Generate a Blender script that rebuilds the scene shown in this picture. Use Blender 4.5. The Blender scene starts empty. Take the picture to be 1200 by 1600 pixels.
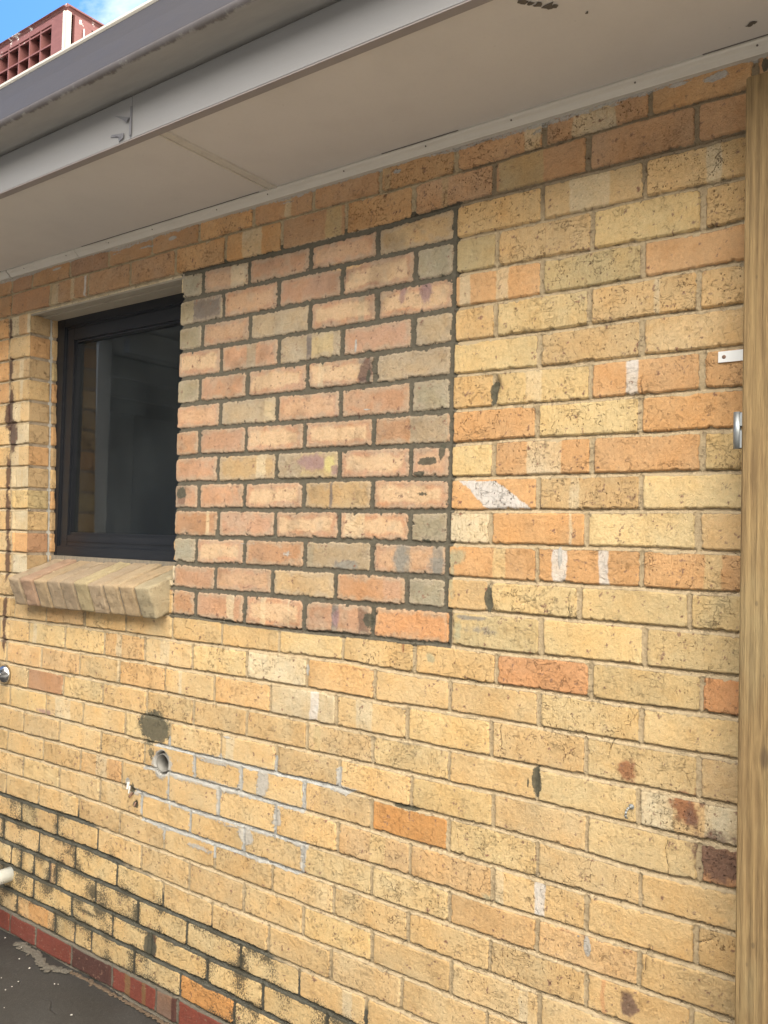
import bpy, bmesh, math, random
import numpy as np
from mathutils import Vector, Matrix

R = math.radians
scene = bpy.context.scene
COL = scene.collection

# ------------------------------------------------------------------ camera
cam_d = bpy.data.cameras.new('camera')
cam = bpy.data.objects.new('camera', cam_d); COL.objects.link(cam)
cam_d.sensor_fit = 'VERTICAL'; cam_d.sensor_height = 36.0
cam_d.lens = 1310.58 / 1600.0 * 36.0
cam_d.clip_start = 0.02; cam_d.clip_end = 2000.0
ca, sa = math.cos(0.63070903), math.sin(0.63070903)
cb, sb = math.cos(0.03087347), math.sin(0.03087347)
cc, sc = math.cos(-0.02566588), math.sin(-0.02566588)
Rz = Matrix(((ca, -sa, 0), (sa, ca, 0), (0, 0, 1)))
Rx = Matrix(((1, 0, 0), (0, cb, -sb), (0, sb, cb)))
Ry = Matrix(((cc, 0, sc), (0, 1, 0), (-sc, 0, cc)))
MM = Rz @ Rx @ Ry                                    # columns: right, forward, up
rt, fw, up = MM.col[0], MM.col[1], MM.col[2]
rot = Matrix((( rt.x, up.x, -fw.x), (rt.y, up.y, -fw.y), (rt.z, up.z, -fw.z)))
cam.matrix_world = Matrix.Translation((0.50244, -1.81658, 0.26823)) @ rot.to_4x4()
scene.camera = cam

# ------------------------------------------------------------------ sky, sun, exposure
SUN_AZ, SUN_EL = R(-28), R(52)                        # sun stands behind the house
w = bpy.data.worlds.new('World'); scene.world = w; w.use_nodes = True
nt = w.node_tree; nt.nodes.clear()
out = nt.nodes.new('ShaderNodeOutputWorld'); bg = nt.nodes.new('ShaderNodeBackground')
sky = nt.nodes.new('ShaderNodeTexSky'); sky.sky_type = 'NISHITA'; sky.sun_disc = False
sky.sun_elevation = SUN_EL; sky.sun_rotation = SUN_AZ
sky.air_density = 1.0; sky.dust_density = 0.6; sky.ozone_density = 1.2
bg.inputs['Strength'].default_value = 0.075
tc = nt.nodes.new('ShaderNodeTexCoord')
n1 = nt.nodes.new('ShaderNodeTexNoise'); n1.inputs['Scale'].default_value = 3.2
n1.inputs['Detail'].default_value = 9; n1.inputs['Roughness'].default_value = 0.58; n1.inputs['Distortion'].default_value = 0.35
mp = nt.nodes.new('ShaderNodeMapping'); mp.inputs['Location'].default_value = (1.7, 0.4, 0.2); mp.inputs['Scale'].default_value = (1, 1, 2.2)
nt.links.new(tc.outputs['Generated'], mp.inputs['Vector']); nt.links.new(mp.outputs['Vector'], n1.inputs['Vector'])
cr = nt.nodes.new('ShaderNodeValToRGB'); cr.color_ramp.elements[0].position = 0.50; cr.color_ramp.elements[1].position = 0.72
nt.links.new(n1.outputs['Fac'], cr.inputs['Fac'])
mx = nt.nodes.new('ShaderNodeMix'); mx.data_type = 'RGBA'
nt.links.new(cr.outputs['Color'], mx.inputs[0]); tint = nt.nodes.new('ShaderNodeMix'); tint.data_type = 'RGBA'; tint.blend_type = 'MULTIPLY'; tint.inputs[0].default_value = 1.0; tint.inputs[7].default_value = (.34, .66, .98, 1)
nt.links.new(sky.outputs['Color'], tint.inputs[6]); nt.links.new(tint.outputs[2], mx.inputs[6])
mx.inputs[7].default_value = (8.0, 8.1, 8.2, 1)
# unseen bright cloud bank, added and aimed to light the wall from right
dt = nt.nodes.new('ShaderNodeVectorMath'); dt.operation = 'DOT_PRODUCT'; nt.links.new(tc.outputs['Generated'], dt.inputs[0])
dt.inputs[1].default_value = (0.62, -0.46, 0.64)
ma = nt.nodes.new('ShaderNodeMath'); ma.operation = 'MULTIPLY_ADD'; nt.links.new(n1.outputs['Fac'], ma.inputs[0]); ma.inputs[1].default_value = 1.2; nt.links.new(dt.outputs['Value'], ma.inputs[2])
mr = nt.nodes.new('ShaderNodeMapRange'); mr.interpolation_type = 'SMOOTHSTEP'; nt.links.new(ma.outputs[0], mr.inputs[0]); mr.inputs[1].default_value = 0.85; mr.inputs[2].default_value = 1.55
mx2 = nt.nodes.new('ShaderNodeMix'); mx2.data_type = 'RGBA'; nt.links.new(mr.outputs[0], mx2.inputs[0]); nt.links.new(mx.outputs[2], mx2.inputs[6])
mx2.inputs[7].default_value = (42, 38.5, 33.0, 1)
nt.links.new(mx2.outputs[2], bg.inputs['Color']); nt.links.new(bg.outputs['Background'], out.inputs['Surface'])

sd = bpy.data.lights.new('sun', 'SUN'); sd.energy = 2.4; sd.angle = R(0.53); sd.color = (1.0, 0.93, 0.82)
sun = bpy.data.objects.new('sun', sd); COL.objects.link(sun)
sdir = Vector((math.sin(SUN_AZ) * math.cos(SUN_EL), math.cos(SUN_AZ) * math.cos(SUN_EL), math.sin(SUN_EL)))
sun.rotation_euler = sdir.to_track_quat('Z', 'Y').to_euler(); sun.location = sdir * 30

vs = scene.view_settings
vs.view_transform = 'Standard'; vs.look = 'None'; vs.gamma = 1.0; vs.use_curve_mapping = False
vs.exposure = 1.57
scene.render.engine = 'CYCLES'
scene.render.resolution_x = 768; scene.render.resolution_y = 1024

# ------------------------------------------------------------------ small helpers
rng = np.random.default_rng(7)
random.seed(5)
def tag(o, label=None, cat=None, group=None, kind=None):
    if label: o['label'] = label
    if cat: o['category'] = cat
    if group: o['group'] = group
    if kind: o['kind'] = kind
    return o
def empty(name, loc=(0, 0, 0), label=None, cat=None, group=None):
    o = bpy.data.objects.new(name, None); COL.objects.link(o); o.location = loc
    o.empty_display_size = 0.05
    return tag(o, label, cat, group)
def put(name, bm, mat, parent=None, smooth=False, bevel=0.0, seg=2):
    """link a bmesh built in world coordinates as one object"""
    if bevel:
        bmesh.ops.bevel(bm, geom=[e for e in bm.edges if e.calc_face_angle(0) > 0.5], offset=bevel, segments=seg, affect='EDGES', profile=0.6)
    me = bpy.data.meshes.new(name); bm.to_mesh(me); bm.free()
    o = bpy.data.objects.new(name, me); COL.objects.link(o)
    if mat: me.materials.append(mat)
    if smooth: me.shade_smooth()
    if parent:
        o.parent = parent
        W = Matrix.Translation(parent.location) if not parent.parent else Matrix.Translation(parent.location + parent.parent.location)
        o.matrix_parent_inverse = W.inverted()
    return o
def box(bm, x0, x1, y0, y1, z0, z1):
    v = [bm.verts.new((x, y, z)) for x in (x0, x1) for y in (y0, y1) for z in (z0, z1)]
    for f in ((0, 1, 3, 2), (4, 6, 7, 5), (0, 4, 5, 1), (2, 3, 7, 6), (0, 2, 6, 4), (1, 5, 7, 3)):
        bm.faces.new([v[i] for i in f])
    return v
def tube(bm, p0, p1, r0, r1=None, n=24, cap=True, ring=None):
    r1 = r0 if r1 is None else r1
    p0, p1 = Vector(p0), Vector(p1); d = (p1 - p0).normalized()
    a = d.orthogonal().normalized(); b = d.cross(a)
    A = [bm.verts.new(p0 + (a * math.cos(t) + b * math.sin(t)) * r0) for t in [2 * math.pi * i / n for i in range(n)]]
    B = [bm.verts.new(p1 + (a * math.cos(t) + b * math.sin(t)) * r1) for t in [2 * math.pi * i / n for i in range(n)]]
    for i in range(n): bm.faces.new((A[i], A[(i + 1) % n], B[(i + 1) % n], B[i]))
    if cap: bm.faces.new(A[::-1]); bm.faces.new(B)
def lathe(bm, base, axis, prof, n=32):
    base, d = Vector(base), Vector(axis).normalized()
    a = d.orthogonal().normalized(); b = d.cross(a); rings = []
    for (h, r) in prof:
        rings.append([bm.verts.new(base + d * h + (a * math.cos(t) + b * math.sin(t)) * r) for t in [2 * math.pi * i / n for i in range(n)]])
    for A, B in zip(rings, rings[1:]):
        for i in range(n): bm.faces.new((A[i], A[(i + 1) % n], B[(i + 1) % n], B[i]))
    bm.faces.new(rings[0][::-1]); bm.faces.new(rings[-1])

# ------------------------------------------------------------------ node helper
class NT:
    def __init__(s, name):
        s.m = bpy.data.materials.new(name); s.m.use_nodes = True
        s.t = s.m.node_tree; s.t.nodes.clear()
        s.o = s.N('ShaderNodeOutputMaterial'); s.b = s.N('ShaderNodeBsdfPrincipled')
        s.L(s.b.outputs[0], s.o.inputs[0])
    def N(s, k, **kw):
        n = s.t.nodes.new(k)
        for a, v in kw.items(): setattr(n, a, v)
        return n
    def L(s, a, b): s.t.links.new(a, b)
    def setin(s, sock, v):
        if hasattr(v, 'is_linked') or isinstance(v, bpy.types.NodeSocket): s.L(v, sock)
        else: sock.default_value = v
    def math(s, op, a, b=0.0, c=0.0, clamp=False):
        n = s.N('ShaderNodeMath', operation=op, use_clamp=clamp)
        for i, v in enumerate((a, b, c)): s.setin(n.inputs[i], v)
        return n.outputs[0]
    def mix(s, f, a, b, blend='MIX'):
        n = s.N('ShaderNodeMix', data_type='RGBA', blend_type=blend, clamp_factor=True)
        s.setin(n.inputs[0], f)
        for i, v in ((6, a), (7, b)):
            s.setin(n.inputs[i], (*v, 1) if isinstance(v, tuple) and len(v) == 3 else v)
        return n.outputs[2]
    def pos(s, scale=(1, 1, 1), loc=(0, 0, 0)):
        t = s.N('ShaderNodeTexCoord'); m = s.N('ShaderNodeMapping')
        m.inputs['Scale'].default_value = scale; m.inputs['Location'].default_value = loc
        s.L(t.outputs['Object'], m.inputs[0]); return m.outputs[0]
    def noise(s, vec, sc, det=4, rough=0.55, dist=0.0):
        n = s.N('ShaderNodeTexNoise'); s.L(vec, n.inputs['Vector'])
        n.inputs['Scale'].default_value = sc; n.inputs['Detail'].default_value = det
        n.inputs['Roughness'].default_value = rough; n.inputs['Distortion'].default_value = dist
        return n.outputs['Fac']
    def vor(s, vec, sc, feature='F1', rnd=1.0):
        n = s.N('ShaderNodeTexVoronoi', feature=feature); s.L(vec, n.inputs['Vector'])
        n.inputs['Scale'].default_value = sc; n.inputs['Randomness'].default_value = rnd
        return n
    def ramp(s, f, lo, hi, a=0.0, b=1.0):
        n = s.N('ShaderNodeMapRange', interpolation_type='SMOOTHSTEP')
        s.setin(n.inputs[0], f)
        for i, v in ((1, lo), (2, hi), (3, a), (4, b)): s.setin(n.inputs[i], v)
        return n.outputs[0]
    def attr(s, name, vec=False):
        n = s.N('ShaderNodeAttribute', attribute_name=name); return n.outputs['Color' if vec else 'Fac']
    def bump(s, h, dist=0.001, strength=1.0, normal=None):
        n = s.N('ShaderNodeBump'); s.L(h, n.inputs['Height']); n.inputs['Distance'].default_value = dist
        n.inputs['Strength'].default_value = strength
        if normal: s.L(normal, n.inputs['Normal'])
        return n.outputs[0]
    def fin(s, col=None, rough=None, normal=None, metal=None):
        if col is not None: s.setin(s.b.inputs['Base Color'], (*col, 1) if isinstance(col, tuple) and len(col) == 3 else col)
        if rough is not None: s.setin(s.b.inputs['Roughness'], rough)
        if normal is not None: s.L(normal, s.b.inputs['Normal'])
        if metal is not None: s.setin(s.b.inputs['Metallic'], metal)
        return s.m

# ------------------------------------------------------------------ materials
def brick_material():
    s = NT('brick_and_mortar')
    P = s.pos()
    bc, mc = s.attr('bcol', True), s.attr('mcol', True)
    sdf, blk, wht, moss, pit = s.attr('sdf'), s.attr('dark'), s.attr('white'), s.attr('moss'), s.attr('pit')
    fine = s.noise(P, 420, 3, 0.6); mid = s.noise(P, 90, 5, 0.6); big = s.noise(P, 14, 4, 0.6)
    # --- brick face: sandy tone variation, warm and pale patches
    b = s.mix(s.ramp(mid, 0.36, 0.66, 0.0, 0.75), bc, s.mix(1.0, bc, (1.14, 1.12, 1.12), 'MULTIPLY'))
    b = s.mix(s.ramp(s.noise(s.pos(loc=(3, 1, 5)), 30, 5, 0.65), 0.48, 0.7, 0, 0.5), b, s.mix(1.0, b, (0.93, 0.85, 0.74), 'MULTIPLY'))
    b = s.mix(s.ramp(fine, 0.42, 0.68, 0, 0.5), b, s.mix(1.0, b, (0.80, 0.75, 0.68), 'MULTIPLY'))
    b = s.mix(s.ramp(s.noise(s.pos(loc=(9, 4, 2)), 260, 4, 0.7), 0.60, 0.70, 0, 0.38), b, s.mix(0.45, b, (0.86, 0.80, 0.66)))
    # vertical drag marks left by the wire cut
    drag = s.noise(s.pos((260, 260, 28)), 1.0, 4, 0.6)
    b = s.mix(s.math('MULTIPLY', s.ramp(drag, 0.56, 0.68, 0, 0.40), pit), b, s.mix(1.0, b, (0.62, 0.52, 0.42), 'MULTIPLY'))
    # hairline cracks
    W = s.N('ShaderNodeVectorMath', operation='ADD'); nn = s.N('ShaderNodeTexNoise'); s.L(P, nn.inputs['Vector'])
    nn.inputs['Scale'].default_value = 45; nn.inputs['Detail'].default_value = 5
    sc_ = s.N('ShaderNodeVectorMath', operation='SCALE'); s.L(nn.outputs['Color'], sc_.inputs[0]); sc_.inputs[3].default_value = 0.045
    s.L(P, W.inputs[0]); s.L(sc_.outputs[0], W.inputs[1])
    M2 = s.N('ShaderNodeMapping'); s.L(W.outputs[0], M2.inputs[0]); M2.inputs['Scale'].default_value = (1.15, 1, 0.8)
    ce = s.vor(M2.outputs[0], 22, 'DISTANCE_TO_EDGE').outputs['Distance']
    cm = s.ramp(s.noise(s.pos(loc=(1, 7, 3)), 19, 3, 0.6), 0.525, 0.60, 0, 1)
    crack = s.math('MULTIPLY', s.math('MULTIPLY', s.ramp(ce, 0.004, 0.017, 1, 0), cm), pit)
    ce2 = s.vor(M2.outputs[0], 58, 'DISTANCE_TO_EDGE').outputs['Distance']
    cm2 = s.ramp(s.noise(s.pos(loc=(5, 2, 8)), 33, 3, 0.6), 0.57, 0.64, 0, 1)
    crack2 = s.math('MULTIPLY', s.math('MULTIPLY', s.ramp(ce2, 0.008, 0.035, 0.8, 0), cm2), pit)
    crack = s.math('MULTIPLY', s.math('MAXIMUM', crack, crack2), 1.0)
    # pits, many small, few large, taller than wide
    v1 = s.vor(s.pos((1, 1, 0.6)), 210).outputs['Distance']
    pm = s.ramp(s.noise(s.pos(loc=(4, 4, 4)), 60, 2, 0.5), 0.52, 0.64, 0, 1)
    p1 = s.math('MULTIPLY', s.math('MULTIPLY', s.ramp(v1, 0.16, 0.34, 1, 0), pm), pit)
    v2 = s.vor(s.pos((1, 1, 0.62), (2, 0, 1)), 60).outputs['Distance']
    p2 = s.math('MULTIPLY', s.ramp(v2, 0.06, 0.12, 1, 0), pit)
    pits = s.math('MAXIMUM', s.math('MULTIPLY', p1, 0.75), p2)
    holes = s.math('MAXIMUM', crack, pits)
    b = s.mix(s.math('MULTIPLY', holes, 0.58), b, s.mix(1.0, b, (0.26, 0.18, 0.12), 'MULTIPLY'))
    # --- mortar
    m = s.mix(s.ramp(mid, 0.3, 0.7, 0, 0.6), mc, s.mix(1.0, mc, (0.72, 0.70, 0.66), 'MULTIPLY'))
    m = s.mix(s.ramp(fine, 0.5, 0.75, 0, 0.5), m, s.mix(1.0, m, (1.35, 1.32, 1.28), 'MULTIPLY'))
    # --- edge between the two, roughened
    e = s.math('ADD', sdf, s.math('MULTIPLY', s.math('SUBTRACT', s.noise(P, 240, 4, 0.7), 0.5), 0.0035))
    f = s.ramp(e, -0.0006, 0.0006)
    c = s.mix(f, m, b)
    # thin dirt line where mortar meets brick, broken up
    ln = s.math('MULTIPLY', s.ramp(s.math('ABSOLUTE', e), 0.0, 0.0016, 1, 0), s.ramp(s.noise(s.pos(loc=(2, 2, 2)), 28, 4, 0.6), 0.44, 0.60, 0, 0.55))
    c = s.mix(ln, c, (0.075, 0.05, 0.033))
    # --- stains: soft field from the mesh broken up by fine noise
    nz = s.noise(s.pos(loc=(6, 1, 1)), 110, 6, 0.75)
    wf = s.ramp(s.math('ADD', wht, s.math('MULTIPLY', s.math('SUBTRACT', nz, 0.5), 1.5)), 0.42, 0.66, 0, 0.86)
    c = s.mix(wf, c, s.mix(mid, (0.30, 0.30, 0.285), (0.60, 0.585, 0.55)))
    nk = s.noise(s.pos(loc=(1, 8, 1)), 95, 7, 0.8)
    kf = s.ramp(s.math('ADD', blk, s.math('MULTIPLY', s.math('SUBTRACT', nk, 0.5), 2.4)), 0.40, 0.72, 0, 0.9)
    c = s.mix(kf, c, s.mix(mid, (0.035, 0.037, 0.026), (0.11, 0.11, 0.08)))
    nm = s.noise(s.pos((1, 1, 0.75), (3, 3, 1)), 230, 6, 0.78)
    mf = s.ramp(s.math('ADD', moss, s.math('MULTIPLY', s.math('SUBTRACT', nm, 0.5), 2.9)), 0.48, 0.66, 0, 0.9)
    c = s.mix(mf, c, s.mix(mid, (0.024, 0.024, 0.017), (0.095, 0.085, 0.058)))
    crag = s.noise(s.pos((1, 1, .7), (8, 8, 8)), 200, 6, 0.8)
    h = s.math('ADD', s.math('ADD', s.math('MULTIPLY', fine, 0.35), s.math('MULTIPLY', mid, 1.0)), s.math('MULTIPLY', s.ramp(crag, .3, .6), .3))
    cre = s.math('ABSOLUTE', s.math('SUBTRACT', s.noise(s.pos((1, 1, 2.6), (5, 9, 2)), 26, 5, .6, .6), .5))
    cre = s.math('MULTIPLY', s.ramp(cre, .0, .012, 1, 0), s.ramp(s.noise(s.pos(loc=(7, 7, 7)), 12, 2), .5, .6))
    h = s.math('SUBTRACT', h, s.math('MULTIPLY', s.math('MULTIPLY', cre, pit), 1.0))
    h = s.math('SUBTRACT', h, s.math('MULTIPLY', holes, 1.6))
    h = s.math('ADD', h, s.math('MULTIPLY', wf, 0.5))
    return s.fin(c, 0.92, s.bump(h, 0.0028, 1.0))
M_BRICK = brick_material()

def paint_material(name, col, dirt=(0.1, 0.09, 0.08), amount=0.35, rough=0.55, spots=0.0, streak=(1, 1, 1), metal=0.0):
    s = NT(name); P = s.pos()
    a = s.noise(s.pos(streak), 6, 5, 0.6); f = s.noise(P, 140, 4, 0.6)
    c = s.mix(s.ramp(a, 0.4, 0.75, 0, amount), col, s.mix(0.5, col, dirt))
    c = s.mix(s.ramp(f, 0.45, 0.8, 0, amount * 0.8), c, s.mix(0.35, c, dirt))
    if spots:
        v = s.vor(P, 26).outputs['Distance']
        m = s.ramp(s.noise(s.pos(loc=(3, 3, 3)), 9, 2), 0.5, 0.62)
        c = s.mix(s.math('MULTIPLY', s.math('MULTIPLY', s.ramp(v, 0.04, 0.09, 1, 0), m), spots), c, dirt)
    return s.fin(c, rough, s.bump(s.math('ADD', s.math('MULTIPLY', f, 0.3), a), 0.0012, 0.5), metal)
BEDS = {
-15: [-1.29],
-14: [-1.2036, (-2.625, -1.2046), (-2.159, -1.2061), (-1.575, -1.2009)],
-13: [-1.1188, (-2.631, -1.1234), (-1.519, -1.1167)],
-12: [-1.0335, (-2.638, -1.0354), (-1.523, -1.0346)],
-11: [-0.9476, (-2.644, -0.9501), (-2.024, -0.9471), (-1.527, -0.9486)],
-10: [-0.8589, (-2.651, -0.8597), (-2.029, -0.853), (-1.531, -0.862), (-0.786, -0.859)],
-9: [-0.7715, (-2.657, -0.7756), (-2.128, -0.7659), (-1.536, -0.7674), (-0.789, -0.7734)],
-8: [-0.6864, (-2.663, -0.6898), (-2.184, -0.6823), (-1.54, -0.6853), (-1.071, -0.6868), (-0.792, -0.6876), (-0.257, -0.6861)],
-7: [-0.6031, (-2.669, -0.606), (-1.954, -0.5961), (-1.544, -0.6068), (-1.074, -0.603), (-0.794, -0.6015), (-0.485, -0.6053), (-0.259, -0.603), (0.082, -0.603)],
-6: [-0.5138, (-2.675, -0.5208), (-1.549, -0.5095), (-1.077, -0.5102), (-0.797, -0.5125), (-0.261, -0.517), (0.081, -0.5125)],
-5: [-0.4291, (-2.682, -0.432), (-1.552, -0.4298), (-0.964, -0.423), (-0.8, -0.429), (-0.475, -0.4253), (-0.262, -0.4298), (-0.116, -0.435), (0.083, -0.429)],
-4: [-0.3425, (-2.688, -0.3489), (-1.556, -0.3444), (-1.208, -0.3421), (-0.803, -0.3406), (-0.264, -0.3406), (-0.118, -0.3421), (0.079, -0.3429)],
-3: [-0.2592, (-2.695, -0.2636), (-1.561, -0.2583), (-0.805, -0.2583), (-0.266, -0.2583), (-0.064, -0.2598), (0.081, -0.2591)],
-2: [-0.1688, (-2.701, -0.1749), (-1.565, -0.1719), (-1.062, -0.1659), (-0.808, -0.1704), (-0.609, -0.1652), (-0.268, -0.1682), (0.083, -0.1667)],
-1: [-0.0826, (-2.708, -0.0889), (-2.144, -0.0822), (-1.569, -0.0829), (-1.194, -0.0792), (-0.953, -0.0756), (-0.811, -0.0814), (-0.611, -0.0844), (-0.349, -0.0829), (-0.269, -0.0829), (-0.122, -0.0844), (0.082, -0.0814)],
0: [-0.001, (-1.573, -0.0018), (-1.204, -0.007), (-0.813, -0.0018), (-0.6, -0.0003), (-0.477, -0.0025), (-0.271, 0.0005), (0.081, 0.0005)],
1: [0.0889, (-1.577, 0.086), (-1.226, 0.089), (-0.816, 0.0882), (-0.625, 0.0905), (-0.273, 0.0912), (0.08, 0.089)],
2: [0.1714, (-1.581, 0.1681), (-1.23, 0.1734), (-0.819, 0.1726), (-0.624, 0.1726), (-0.274, 0.1704), (0.08, 0.1711)],
3: [0.2568, (-1.586, 0.2555), (-0.822, 0.2592), (-0.62, 0.2555), (-0.276, 0.2577), (0.081, 0.2555)],
4: [0.3417, (-1.59, 0.3449), (-0.824, 0.3404), (-0.623, 0.3404), (-0.278, 0.3412), (0.08, 0.3412)],
5: [0.4249, (-1.594, 0.4295), (-0.827, 0.4272), (-0.625, 0.4242), (-0.279, 0.4235), (-0.06, 0.4227), (0.079, 0.4227)],
6: [0.5124, (-1.598, 0.5166), (-0.83, 0.5144), (-0.627, 0.5091), (-0.403, 0.5136), (-0.281, 0.5121), (0.056, 0.5099)],
7: [0.5978, (-1.603, 0.6048), (-0.832, 0.5972), (-0.63, 0.5965), (-0.283, 0.5957), (0.08, 0.5965)],
8: [0.6843, (-1.607, 0.6878), (-0.835, 0.6848), (-0.632, 0.6863), (-0.284, 0.6811), (0.081, 0.6826)],
9: [0.7701, (-1.611, 0.7738), (-0.838, 0.7708), (-0.635, 0.77), (-0.286, 0.767), (0.081, 0.7685)],
10: [0.8584, (-1.615, 0.8641), (-0.841, 0.8574), (-0.637, 0.8581), (-0.288, 0.8566), (0.083, 0.8574)],
11: [0.9429, (-1.619, 0.946), (-0.843, 0.9445), (-0.639, 0.9445), (-0.29, 0.9422), (0.015, 0.9377), (0.083, 0.943)],
12: [1.0355, (-0.846, 1.0359), (-0.632, 1.0359), (-0.373, 1.0366), (-0.291, 1.0344), (-0.14, 1.0359), (0.081, 1.0366)],
13: [1.1245, (-1.628, 1.1249), (-1.139, 1.1175), (-0.904, 1.1175), (-0.849, 1.1189), (-0.625, 1.1279), (-0.293, 1.1279), (-0.142, 1.1286), (0.08, 1.1294)],
14: [1.2154, (-1.353, 1.2159), (-0.852, 1.2129), (-0.512, 1.2121), (-0.295, 1.2181), (-0.072, 1.2204), (0.079, 1.2166)],
15: [1.3014],
}
ROWS = {
14: '-2.907b -2.716r -2.564b -2.319r -2.080b -1.840b -1.600a -1.353b -1.108b -0.866a -0.625b -0.376b -0.121a 0.097b',
13: '-3.003b -2.710r -2.435b -2.201b -1.954b -1.713a -1.473a -1.231b -0.985a -0.754b -0.511b -0.264b -0.019b',
12: '-2.944a -2.722w -1.673g -1.574p -1.362p -1.113p -0.869t -0.622o -0.378o -0.131o',
11: '-2.963a -2.716o -1.681g -1.474p -1.237p -0.993s -0.742g -0.621k -0.499o -0.251y -0.003o',
10: '-2.930a -2.709t -1.680g -1.568p -1.354k -1.109s -0.866s -0.621a -0.376k -0.132a',
9: '-2.924a -2.703o -1.682s -1.478p -1.230k -0.986p -0.743k -0.620o -0.499y -0.254o -0.010o',
8: '-2.917o -2.697w -1.681g -1.572p -1.357s -1.112s -0.867k -0.622y -0.379o -0.132o',
7: '-2.910o -2.690w -1.680p -1.473k -1.230p -0.987p -0.746g -0.622o -0.498y -0.249a -0.001a',
6: '-2.904o -2.684o -1.679r -1.567p -1.356s -1.116s -0.866r -0.620a -0.381y -0.132a',
5: '-2.897o -2.678w -1.677p -1.476t -1.226k -0.984s -0.743p -0.620y -0.495a -0.243a 0.002y',
4: '-2.891o -2.672y -1.676p -1.562p -1.356s -1.114t -0.866s -0.620a -0.375o -0.128y',
3: '-2.884o -2.666w -1.675r -1.469p -1.224s -0.980s -0.740g -0.621w -0.500a -0.252y -0.005o',
2: '-2.877o -2.660a -1.673g -1.566s -1.349r -1.105k -0.863p -0.623a -0.373a -0.124a',
1: '-2.871o -2.653w -1.670p -1.472p -1.228t -0.986r -0.745g -0.624o -0.500y -0.266y -0.021y',
0: '-2.864o -2.624t -2.377t -2.148a -1.912o -1.667r -1.560p -1.339s -1.099p -0.853R -0.608k -0.360y -0.115y',
-1: '-2.858o -2.609t -2.389a -2.146o -1.911o -1.668o -1.436o -1.195y -0.954o -0.715o -0.476R -0.237k 0.007R',
-2: '-2.710o -2.499y -2.263y -2.028a -1.803o -1.567y -1.323w -1.082a -0.841o -0.606o -0.362y -0.120y',
-3: '-2.652a -2.411a -2.167o -1.936a -1.697o -1.462a -1.222w -0.973o -0.733y -0.486t -0.244y 0.003t',
-4: '-2.697o -2.496r -2.264y -2.025t -1.784o -1.553t -1.316t -1.076t -0.844y -0.603o -0.363k -0.122w',
-5: '-2.831o -2.616y -2.370o -2.137o -1.895y -1.663o -1.423o -1.191t -0.954o -0.715k -0.476t -0.239y 0.007R',
-6: '-2.727o -2.511t -2.277o -2.026o -1.788o -1.541o -1.333o -1.079t -0.841A -0.601y -0.358o -0.115o',
-7: '-2.818o -2.622o -2.375t -2.141a -1.903o -1.663t -1.426o -1.187o -0.954a -0.714a -0.474o -0.237o 0.003o',
-8: '-2.714o -2.503y -2.266o -2.023o -1.792o -1.551o -1.314o -1.077y -0.835y -0.594a -0.354a -0.115o',
-9: '-2.805o -2.619o -2.393o -2.142t -1.907t -1.674o -1.436t -1.193o -0.962o -0.715o -0.477o -0.234o -0.004y',
-10: '-2.701o -2.504o -2.267o -2.024o -1.786o -1.549t -1.307o -1.071y -0.829o -0.584o -0.346o -0.127o',
-11: '-2.791o -2.625o -2.381o -2.151y -1.911y -1.671o -1.439o -1.201o -0.967t -0.730o -0.481o -0.253o',
-12: '-2.784y -2.563y -2.496y -2.409y -2.309a -2.264y -2.028y -1.793y -1.552y -1.313y -1.078o -0.843o -0.605y -0.361o',
-13: '-2.778y -2.616y -2.403y -2.163y -1.926y -1.720y -1.454y -1.217y -0.974y -0.739y',
-14: '-2.771o -2.511a -2.261o -2.138y -2.040y -1.804y -1.574A -1.332y -1.089y -0.861y',
-15: '-2.765c -2.554c -2.379c -2.152C -1.920c -1.688C -1.582c -1.342c',
}
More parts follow.
